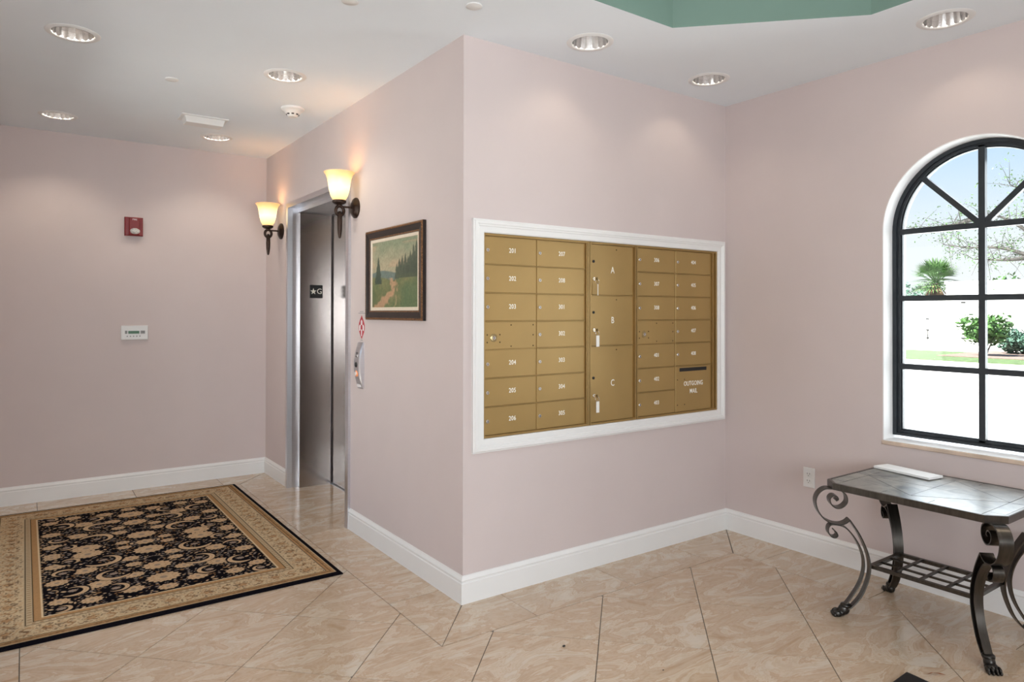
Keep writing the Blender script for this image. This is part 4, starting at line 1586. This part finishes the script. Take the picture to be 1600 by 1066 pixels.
for (x, y, s_, lab) in ((0.125, -0.611, 0.008, 'dark crumb on the tile in front of the mailboxes'), (0.321, -0.983, 0.004, 'tiny dark speck on the floor tile in the open lobby')):
    tag(MB().ellipsoid((0, 0, s_ * 0.45), (s_, s_ * 0.6, s_ * 0.45), 8, 6).build('crumb', M['crumb'], None, 60, (x, y, 0)), lab, 'crumb')

# ================================================================== TABLE
TC = Vector((1.595, -1.425, 0))
tb = thing('console_table', 'wrought metal scroll-leg table with polished slate top below the arched window', 'table', TC)
ZTOP = 0.622
hx, hy, ch_ = 0.294, 0.366, 0.060


def chamf(ins, c):
    X, Y = hx - ins, hy - ins
    return [(X - c, -Y), (X, -Y + c), (X, Y - c), (X - c, Y), (-X + c, Y), (-X, Y - c), (-X, -Y + c), (-X + c, -Y)]


o_, i_ = chamf(0.0, ch_), chamf(0.014, ch_ - 0.006)
m = MB()
n = 8
vs = [(a, b, ZTOP - 0.030) for a, b in o_] + [(a, b, ZTOP - 0.002) for a, b in o_] + [(a, b, ZTOP) for a, b in chamf(0.003, ch_ - 0.001)] + [(a, b, ZTOP) for a, b in i_] + [(a, b, ZTOP - 0.010) for a, b in i_]
fs = []
for r in range(4):
    for i in range(n):
        j = (i + 1) % n
        fs.append((r * n + i, r * n + j, (r + 1) * n + j, (r + 1) * n + i))
fs.append(tuple(reversed(range(8))))
fs.append(tuple(range(32, 40)))
m.add(vs, fs)
m.build('top_frame', M['pewter'], tb)
# slate pieces
X, Y = hx - 0.015, hy - 0.015
bw = 0.060
c_ = ch_ - 0.006
gp = 0.0012


def inset(poly, d):
    n = len(poly)
    P = [Vector((a, b)) for a, b in poly]
    sgn = 1 if sum(P[i].x * P[(i + 1) % n].y - P[(i + 1) % n].x * P[i].y for i in range(n)) > 0 else -1
    out = []
    for i in range(n):
        a, b, c = P[i - 1], P[i], P[(i + 1) % n]
        e1, e2 = (b - a).normalized(), (c - b).normalized()
        n1, n2 = Vector((-e1.y, e1.x)) * sgn, Vector((-e2.y, e2.x)) * sgn
        k = n1 + n2
        k = k / max(0.3, k.dot(n1))
        q = b + k * d
        out.append((q.x, q.y))
    return out


xi, yi = X - bw, Y - bw
pieces = []
cols_y = [-yi, -yi / 3, yi / 3, yi]
for a, b in zip(cols_y[:-1], cols_y[1:]):
    pieces.append([(xi, a), (X, a), (X, b), (xi, b)])
    pieces.append([(-X, a), (-xi, a), (-xi, b), (-X, b)])
for a, b in ((-xi, 0), (0, xi)):
    pieces.append([(a, yi), (b, yi), (b, Y), (a, Y)])
    pieces.append([(a, -Y), (b, -Y), (b, -yi), (a, -yi)])
for sx in (1, -1):
    for sy in (1, -1):
        pieces.append([(sx * xi, sy * yi), (sx * X, sy * yi), (sx * X, sy * (Y - c_)), (sx * (X - c_), sy * Y), (sx * xi, sy * Y)])
        pieces.append([(sx * xi, sy * yi), (0, sy * yi), (sx * xi, 0)])
        pieces.append([(0, 0), (sx * xi, 0), (0, sy * yi)])
for kp, p in enumerate(pieces):
    z = ZTOP - 0.0005 - 0.0008 * random.random()
    MB().prism(inset(p, gp), ZTOP - 0.009, z).build('slate_tile', M['slate'], tb)

# legs (profile in the diagonal plane: s outward from the shelf corner, z up)
scroll_pts = [(0.158, 0.535), (0.148, 0.543), (0.155, 0.556), (0.172, 0.557), (0.184, 0.541), (0.177, 0.517), (0.156, 0.502), (0.131, 0.506), (0.110, 0.529), (0.112, 0.560), (0.131, 0.580), (0.152, 0.588), (0.177, 0.590), (0.206, 0.588), (0.232, 0.567), (0.245, 0.536), (0.242, 0.505), (0.230, 0.476), (0.207, 0.448), (0.173, 0.430), (0.139, 0.426), (0.114, 0.435), (0.097, 0.450)]
main_pts = [(0.098, 0.450), (0.058, 0.389), (0.026, 0.319), (0.010, 0.255), (0.013, 0.190), (0.041, 0.109), (0.078, 0.056), (0.108, 0.030)]
small_pts = [(0.163, 0.396), (0.155, 0.388), (0.150, 0.374), (0.161, 0.364), (0.178, 0.370), (0.190, 0.390), (0.186, 0.414), (0.167, 0.424), (0.118, 0.414), (0.078, 0.372), (0.048, 0.317), (0.034, 0.260), (0.038, 0.203), (0.058, 0.144), (0.097, 0.078), (0.120, 0.046)]


def ribbon(pts, w0, w1, th, sub_=5):
    P = catmull([(a, 0, b) for a, b in pts], sub_)
    m = MB()
    vs = []
    for i, p in enumerate(P):
        t = (P[min(i + 1, len(P) - 1)] - P[max(i - 1, 0)]).normalized()
        nrm = Vector((-t.z, 0, t.x))
        w = (w0 + (w1 - w0) * i / (len(P) - 1)) / 2
        for (sy, sn) in ((-1, -1), (1, -1), (1, 1), (-1, 1)):
            q = p + nrm * (sn * th / 2)
            vs.append((q.x, sy * w, q.z))
    fs = []
    for i in range(len(P) - 1):
        for k in range(4):
            j = (k + 1) % 4
            fs.append((i * 4 + k, i * 4 + j, (i + 1) * 4 + j, (i + 1) * 4 + k))
    fs += [(0, 1, 2, 3), tuple(len(vs) - 4 + k for k in (3, 2, 1, 0))]
    m.add(vs, fs)
    return m


LEG = ribbon(main_pts, 0.050, 0.030, 0.006).mesh('leg', [M['pewter']], 50)
SCR = ribbon(scroll_pts, 0.050, 0.050, 0.0055).mesh('scroll', [M['pewter']], 50)
SML = ribbon(small_pts, 0.046, 0.030, 0.0055).mesh('lower_scroll', [M['pewter']], 50)
pw_ = MB()
pw_.lathe([(0.020, 0.058), (0.024, 0.052), (0.024, 0.046), (0.019, 0.042), (0.0001, 0.040)], 14, (0.110, 0, 0))
pw_.ellipsoid((0.118, 0, 0.030), (0.026, 0.021, 0.026), 14, 8)
pw_.ellipsoid((0.132, 0, 0.018), (0.026, 0.025, 0.017), 14, 8)
for k_, yy in enumerate((-0.020, -0.0068, 0.0068, 0.020)):
    xx = 0.152 - 0.10 * abs(yy) * 2
    pw_.ellipsoid((xx, yy * 1.05, 0.014), (0.018, 0.0072, 0.0135), 10, 6)
    pw_.ellipsoid((xx + 0.013, yy * 1.08, 0.008), (0.010, 0.0058, 0.008), 8, 5)
PAW = pw_.mesh('paw_foot', [M['paw']], 60)
SHX, SHY, ZSH = 0.135, 0.211, 0.244
for sx, sy in ((-1, 1), (-1, -1), (1, 1), (1, -1)):
    lg = link('leg', LEG, tb, (sx * SHX, sy * SHY, 0))
    lg.rotation_euler = (0, 0, math.atan2(sy, sx))
    link('scroll', SCR, lg)
    link('lower_scroll', SML, lg)
    link('paw_foot', PAW, lg)
# shelf
sh = MB()
t_ = 0.010
for sx in (-1, 1):
    sh.box((sx * SHX - 0.009, -SHY, ZSH - 0.016), (sx * SHX + 0.009, SHY, ZSH))
for sy in (-1, 1):
    sh.box((-SHX, sy * SHY - 0.009, ZSH - 0.0155), (SHX, sy * SHY + 0.009, ZSH - 0.0005))
shelf = sh.build('shelf_frame', M['pewter'], tb)
for x in (-0.045, 0.045):
    MB().box((x - 0.0055, -SHY, ZSH - 0.013), (x + 0.0055, SHY, ZSH - 0.005)).build('shelf_bar', M['pewter'], shelf)
for y in (-0.106, 0.0, 0.106):
    MB().box((-SHX, y - 0.0055, ZSH - 0.008), (SHX, y + 0.0055, ZSH + 0.001)).build('shelf_bar', M['pewter'], shelf)

# white pad of paper on the table
pad = thing('paper_pad', 'long white pad of paper lying on the slate table top', 'paper', (1.790, -1.222, ZTOP), R(-10))
MB().bbox((-0.050, -0.140, 0.0), (0.050, 0.140, 0.003), 0.001, 2).build('backing', M['grey'], pad)
MB().box((-0.052, -0.142, 0.003), (0.052, 0.142, 0.013)).build('sheets', M['paper'], pad)

# ================================================================== OPENINGS ADDED OUT OF VIEW FOR FILL LIGHT
ent = bpy.data.objects.new('added_window_2', None)
col.objects.link(ent)
ent.location = (-1.9, YF - 0.1, 0)
struct(ent, 'added unseen wide window band in the lobby wall')
fr_ = MB()
for x in (-1.67, -0.83, 0.0, 0.83, 1.67):
    fr_.box((x - 0.03, -0.03, 0.85), (x + 0.03, 0.03, 1.95))
for z in (0.88, 1.92):
    fr_.box((-1.67, -0.028, z - 0.03), (1.67, 0.028, z + 0.03))
fr_.build('frame', M['winframe'], ent)
for i in range(4):
    MB().box((-1.64 + 0.83 * i, -0.003, 0.91), (-1.64 + 0.83 * i + 0.78, 0.003, 1.89)).build('pane', M['glass'], ent)

sd2 = bpy.data.objects.new('added_door_2', None)  # side door added out of view to go with the corridor fill lamp
col.objects.link(sd2)
sd2.location = (XW - 0.1, 1.35, 0)
struct(sd2, 'added unseen glazed side door in the corridor wall opposite the elevator')
fr_ = MB()
for y in (-0.87, 0.0, 0.87):
    fr_.box((-0.03, y - 0.03, 0), (0.03, y + 0.03, 2.2))
for z in (0.03, 2.17):
    fr_.box((-0.028, -0.87, z - 0.03), (0.028, 0.87, z + 0.03))
fr_.build('frame', M['winframe'], sd2)
for y in (-0.84, 0.03):
    MB().box((-0.003, y, 0.06), (0.003, y + 0.81, 2.14)).build('pane', M['glass'], sd2)

# ================================================================== OUTSIDE
ZG = -0.05
gr = MB().box((L + 0.25, -40, ZG - 0.3), (80, 60, ZG))
gr.box((-30, -40, ZG - 0.3), (L + 0.25, YF - 0.2, ZG))
gr.box((-30, YF - 0.2, ZG - 0.3), (XL - 0.2, 60, ZG))
gr.box((XL - 0.2, -0.3, ZG - 0.3), (XW - 0.2, 60, ZG))
struct(gr.build('ground', M['pave']))
struct(MB().box((21.0, -30, ZG), (26.4, 50, ZG + 0.03)).build('lawn', M['grass']), 'strip of green lawn')
struct(MB().box((23.0, 0.0, ZG + 0.03), (27.6, 7.6, ZG + 0.05)).build('planting_bed', M['mulch']), 'brown mulch bed')
gw = thing('garden_wall', 'tall white rendered garden wall across the lawn', 'wall', (33.0, 8.0, ZG))
MB().box((0, -32, 0), (0.3, 3.4, 2.83)).build('tall_section', M['gwall'], gw)
MB().box((-0.05, -32, 2.78), (0.35, 3.45, 2.90)).build('coping', M['gwall'], gw)
MB().box((0, 3.4, 0), (0.3, 40, 2.17)).build('low_section', M['gwall'], gw)
gt = thing('garden_gate', 'white garden gate with black iron hinges in the wall', 'gate', (32.92, 11.4, ZG))
MB().box((-0.04, -0.78, 0.08), (0.06, 0.76, 2.0)).build('leaf', M['gwall'], gt)
for z in (0.25, 0.62, 1.14):
    MB().box((-0.09, 0.68, z), (-0.03, 0.80, z + 0.07)).build('hinge', M['hinge'], gt)
for z in (0.28, 1.14, 1.90):
    MB().box((-0.09, -0.86, z), (-0.03, -0.68, z + 0.07)).build('latch', M['hinge'], gt)
MB().box((-0.09, 0.725, 0.2), (-0.06, 0.745, 0.66)).build('drop_bolt', M['hinge'], gt)

rl = random.Random(5)


def leaf_cloud(mb, centres, n, rad, size, flat=0.7, mi=0):
    for _ in range(n):
        c = Vector(rl.choice(centres))
        d = Vector((rl.gauss(0, 1), rl.gauss(0, 1), rl.gauss(0, 1) * flat)).normalized() * rad * rl.random() ** 0.4
        p = c + d
        a = Vector((rl.gauss(0, 1), rl.gauss(0, 1), rl.gauss(0, 0.6))).normalized()
        b = a.cross(Vector((rl.gauss(0, 1), rl.gauss(0, 1), rl.gauss(0, 1)))).normalized()
        s1 = size * (0.6 + 0.8 * rl.random())
        mb.add([p - a * s1, p + b * s1 * 0.45, p + a * s1, p - b * s1 * 0.45], [(0, 1, 2, 3)], mi)


def raw_build(mb, name, mat, parent):
    me = bpy.data.meshes.new(name)
    me.from_pydata(mb.v, [], mb.f)
    me.materials.append(mat)
    me.update()
    return link(name, me, parent)


# palm behind the wall
pm = thing('palm_tree', 'fan palm with green crown and dry skirt rising behind the garden wall', 'palm tree', (36.0, 13.1, ZG))
MB().tube([(0, 0, 0), (0.05, 0, 1.2), (0, 0, 2.7)], [0.22, 0.18, 0.17], 12).build('trunk', M['bark'], pm, 50)
fr = MB()
for k in range(60):
    az = k * 2.399
    el = R(rl.uniform(-25, 80))
    dirv = Vector((math.cos(az) * math.cos(el), math.sin(az) * math.cos(el), math.sin(el)))
    side = dirv.cross(Vector((0, 0, 1)))
    side = side.normalized() if side.length > 0.1 else Vector((1, 0, 0))
    nrm = side.cross(dirv).normalized()
    base = Vector((0, 0, 3.0))
    hub = base + dirv * 0.65
    fr.tube([base, hub], 0.015, 4)
    for b in range(11):
        an = R(-75 + 15 * b)
        bd_ = (dirv * math.cos(an) + side * math.sin(an)).normalized()
        tip = hub + bd_ * (0.80 - 0.10 * abs(b - 5) / 5) - Vector((0, 0, 0.10)) + nrm * 0.04
        w_ = bd_.cross(nrm).normalized() * 0.034
        mid_ = hub + bd_ * 0.3 + nrm * 0.03
        fr.add([hub, mid_ + w_, tip, mid_ - w_], [(0, 1, 2, 3)])
raw_build(fr, 'fronds', M['palm'], pm)
dd = MB()
for k in range(40):
    az = k * 2.399
    r_ = 0.3 + 0.25 * rl.random()
    tp = Vector((0.1 * math.cos(az), 0.1 * math.sin(az), 2.95))
    bt = Vector((r_ * math.cos(az), r_ * math.sin(az), 2.05 + 0.35 * rl.random()))
    sd_ = Vector((-math.sin(az), math.cos(az), 0)) * 0.07
    dd.add([tp - sd_ * 0.4, tp + sd_ * 0.4, bt + sd_, bt - sd_], [(0, 1, 2, 3)])
raw_build(dd, 'dry_skirt', M['palmdead'], pm)

# bushes behind the wall
for (x, y, z0_, r_, nlf, mt, lab) in ((37.5, 15.5, 2.2, 1.1, 900, 'shrub2', 'grey green bush behind the wall on the far side of the palm'),
                                      (37.0, 10.6, 2.6, 0.9, 800, 'shrub', 'round green bush showing above the wall beside the palm'),
                                      (37.0, 8.4, 2.7, 0.9, 800, 'shrub', 'green bush above the wall behind the oak branches')):
    t = thing('bush', lab, 'bush', (x, y, ZG))
    MB().tube([(0, 0, 0), (0.1, 0, z0_)], [0.09, 0.05], 8).build('stem', M['bark'], t, 50)
    lc = MB()
    leaf_cloud(lc, [(0, 0, z0_), (0.3, r_ * 0.5, z0_ - 0.1), (-0.2, -r_ * 0.5, z0_ + 0.15), (0, 0, z0_ - 0.7)], nlf, r_ * 0.75, 0.11)
    raw_build(lc, 'foliage', M[mt], t)
# shrubs on the bed
for (x, y, h_, r_, nlf, mt, lab) in ((24.2, 6.60, 1.15, 0.75, 1300, 'shrub', 'loose leafy shrub on the mulch bed in front of the white wall'),
                                     (26.4, 6.25, 0.60, 0.85, 1900, 'shrub2', 'low dark hedge beside the leafy shrub on the bed'),
                                     (24.4, 3.1, 0.55, 0.70, 1000, 'shrub2', 'low dark hedge at the far end of the bed')):
    t = thing('shrub', lab, 'shrub', (x, y, ZG + 0.05))
    st_ = MB()
    cs_ = []
    for k in range(7):
        az = k * 0.9
        tipp = Vector((r_ * 0.6 * math.cos(az), r_ * 0.6 * math.sin(az), h_ * (0.75 + 0.25 * rl.random())))
        st_.tube([(0, 0, 0), tipp * 0.5, tipp], [0.03, 0.02, 0.008], 5)
        cs_ += [tuple(tipp), tuple(tipp * 0.65)]
    st_.build('stems', M['bark'], t, 60)
    lc = MB()
    leaf_cloud(lc, cs_, nlf, 0.36, 0.095)
    raw_build(lc, 'foliage', M[mt], t)
# oak whose branches reach across the window
ok = thing('oak_tree', 'grey oak with bare spreading branches and sparse leaves outside the window', 'tree', (14.6, 0.9, ZG))
tkm = MB()
tkm.tube([(0, 0, 0), (0.05, 0.1, 1.0), (-0.1, 0.3, 1.9), (-0.2, 0.75, 2.35)], [0.24, 0.19, 0.16, 0.13], 12)
tk = tkm.build('trunk', M['bark'], ok, 60)
brs = [[(-0.2, 0.75, 2.35), (-0.4, 1.25, 2.55), (-0.5, 1.75, 2.75), (-0.5, 2.3, 2.80), (-0.5, 2.8, 2.9)],
       [(-0.2, 0.75, 2.35), (-0.4, 1.1, 2.8), (-0.5, 1.5, 3.2), (-0.4, 2.0, 3.45), (-0.5, 2.6, 3.35)],
       [(-0.15, 0.5, 2.15), (-0.3, 0.7, 2.9), (-0.5, 1.1, 3.6), (-0.5, 1.6, 4.0)],
       [(-0.4, 1.25, 2.55), (-0.6, 1.6, 2.5), (-0.6, 2.2, 2.55)],
       [(-0.4, 2.0, 3.45), (-0.5, 2.6, 3.30), (-0.5, 3.3, 3.28)],
       [(-0.1, 0.3, 1.9), (0.4, -0.3, 2.9), (0.5, -1.0, 3.7), (0.6, -1.6, 4.2)],
       [(-0.3, 0.7, 2.9), (0.2, 0.2, 3.8), (0.1, -0.3, 4.6)]]
cen = []
for b in brs:
    P = catmull(b, 5)
    rs = [0.055 * (1 - i / len(P)) ** 1.2 + 0.005 for i in range(len(P))]
    bm_ = MB().tube(P, rs, 7)
    for i in range(4, len(P)):
        for q in range(3):
            d_ = Vector((rl.gauss(0, 0.6), rl.gauss(0.2, 1), rl.gauss(0.2, 0.8))).normalized()
            e_ = P[i] + d_ * (0.25 + 0.3 * rl.random())
            bm_.tube([P[i], (P[i] + e_) / 2 + Vector((0, 0, 0.03)), e_], [0.006, 0.004, 0.002], 4)
            cen.append(tuple(e_))
            cen.append(tuple((P[i] + e_) / 2))
    bm_.build('branch', M['bark'], ok, 60)
lc = MB()
leaf_cloud(lc, cen, 2600, 0.17, 0.026, 0.8)
raw_build(lc, 'foliage', M['leaf'], ok)
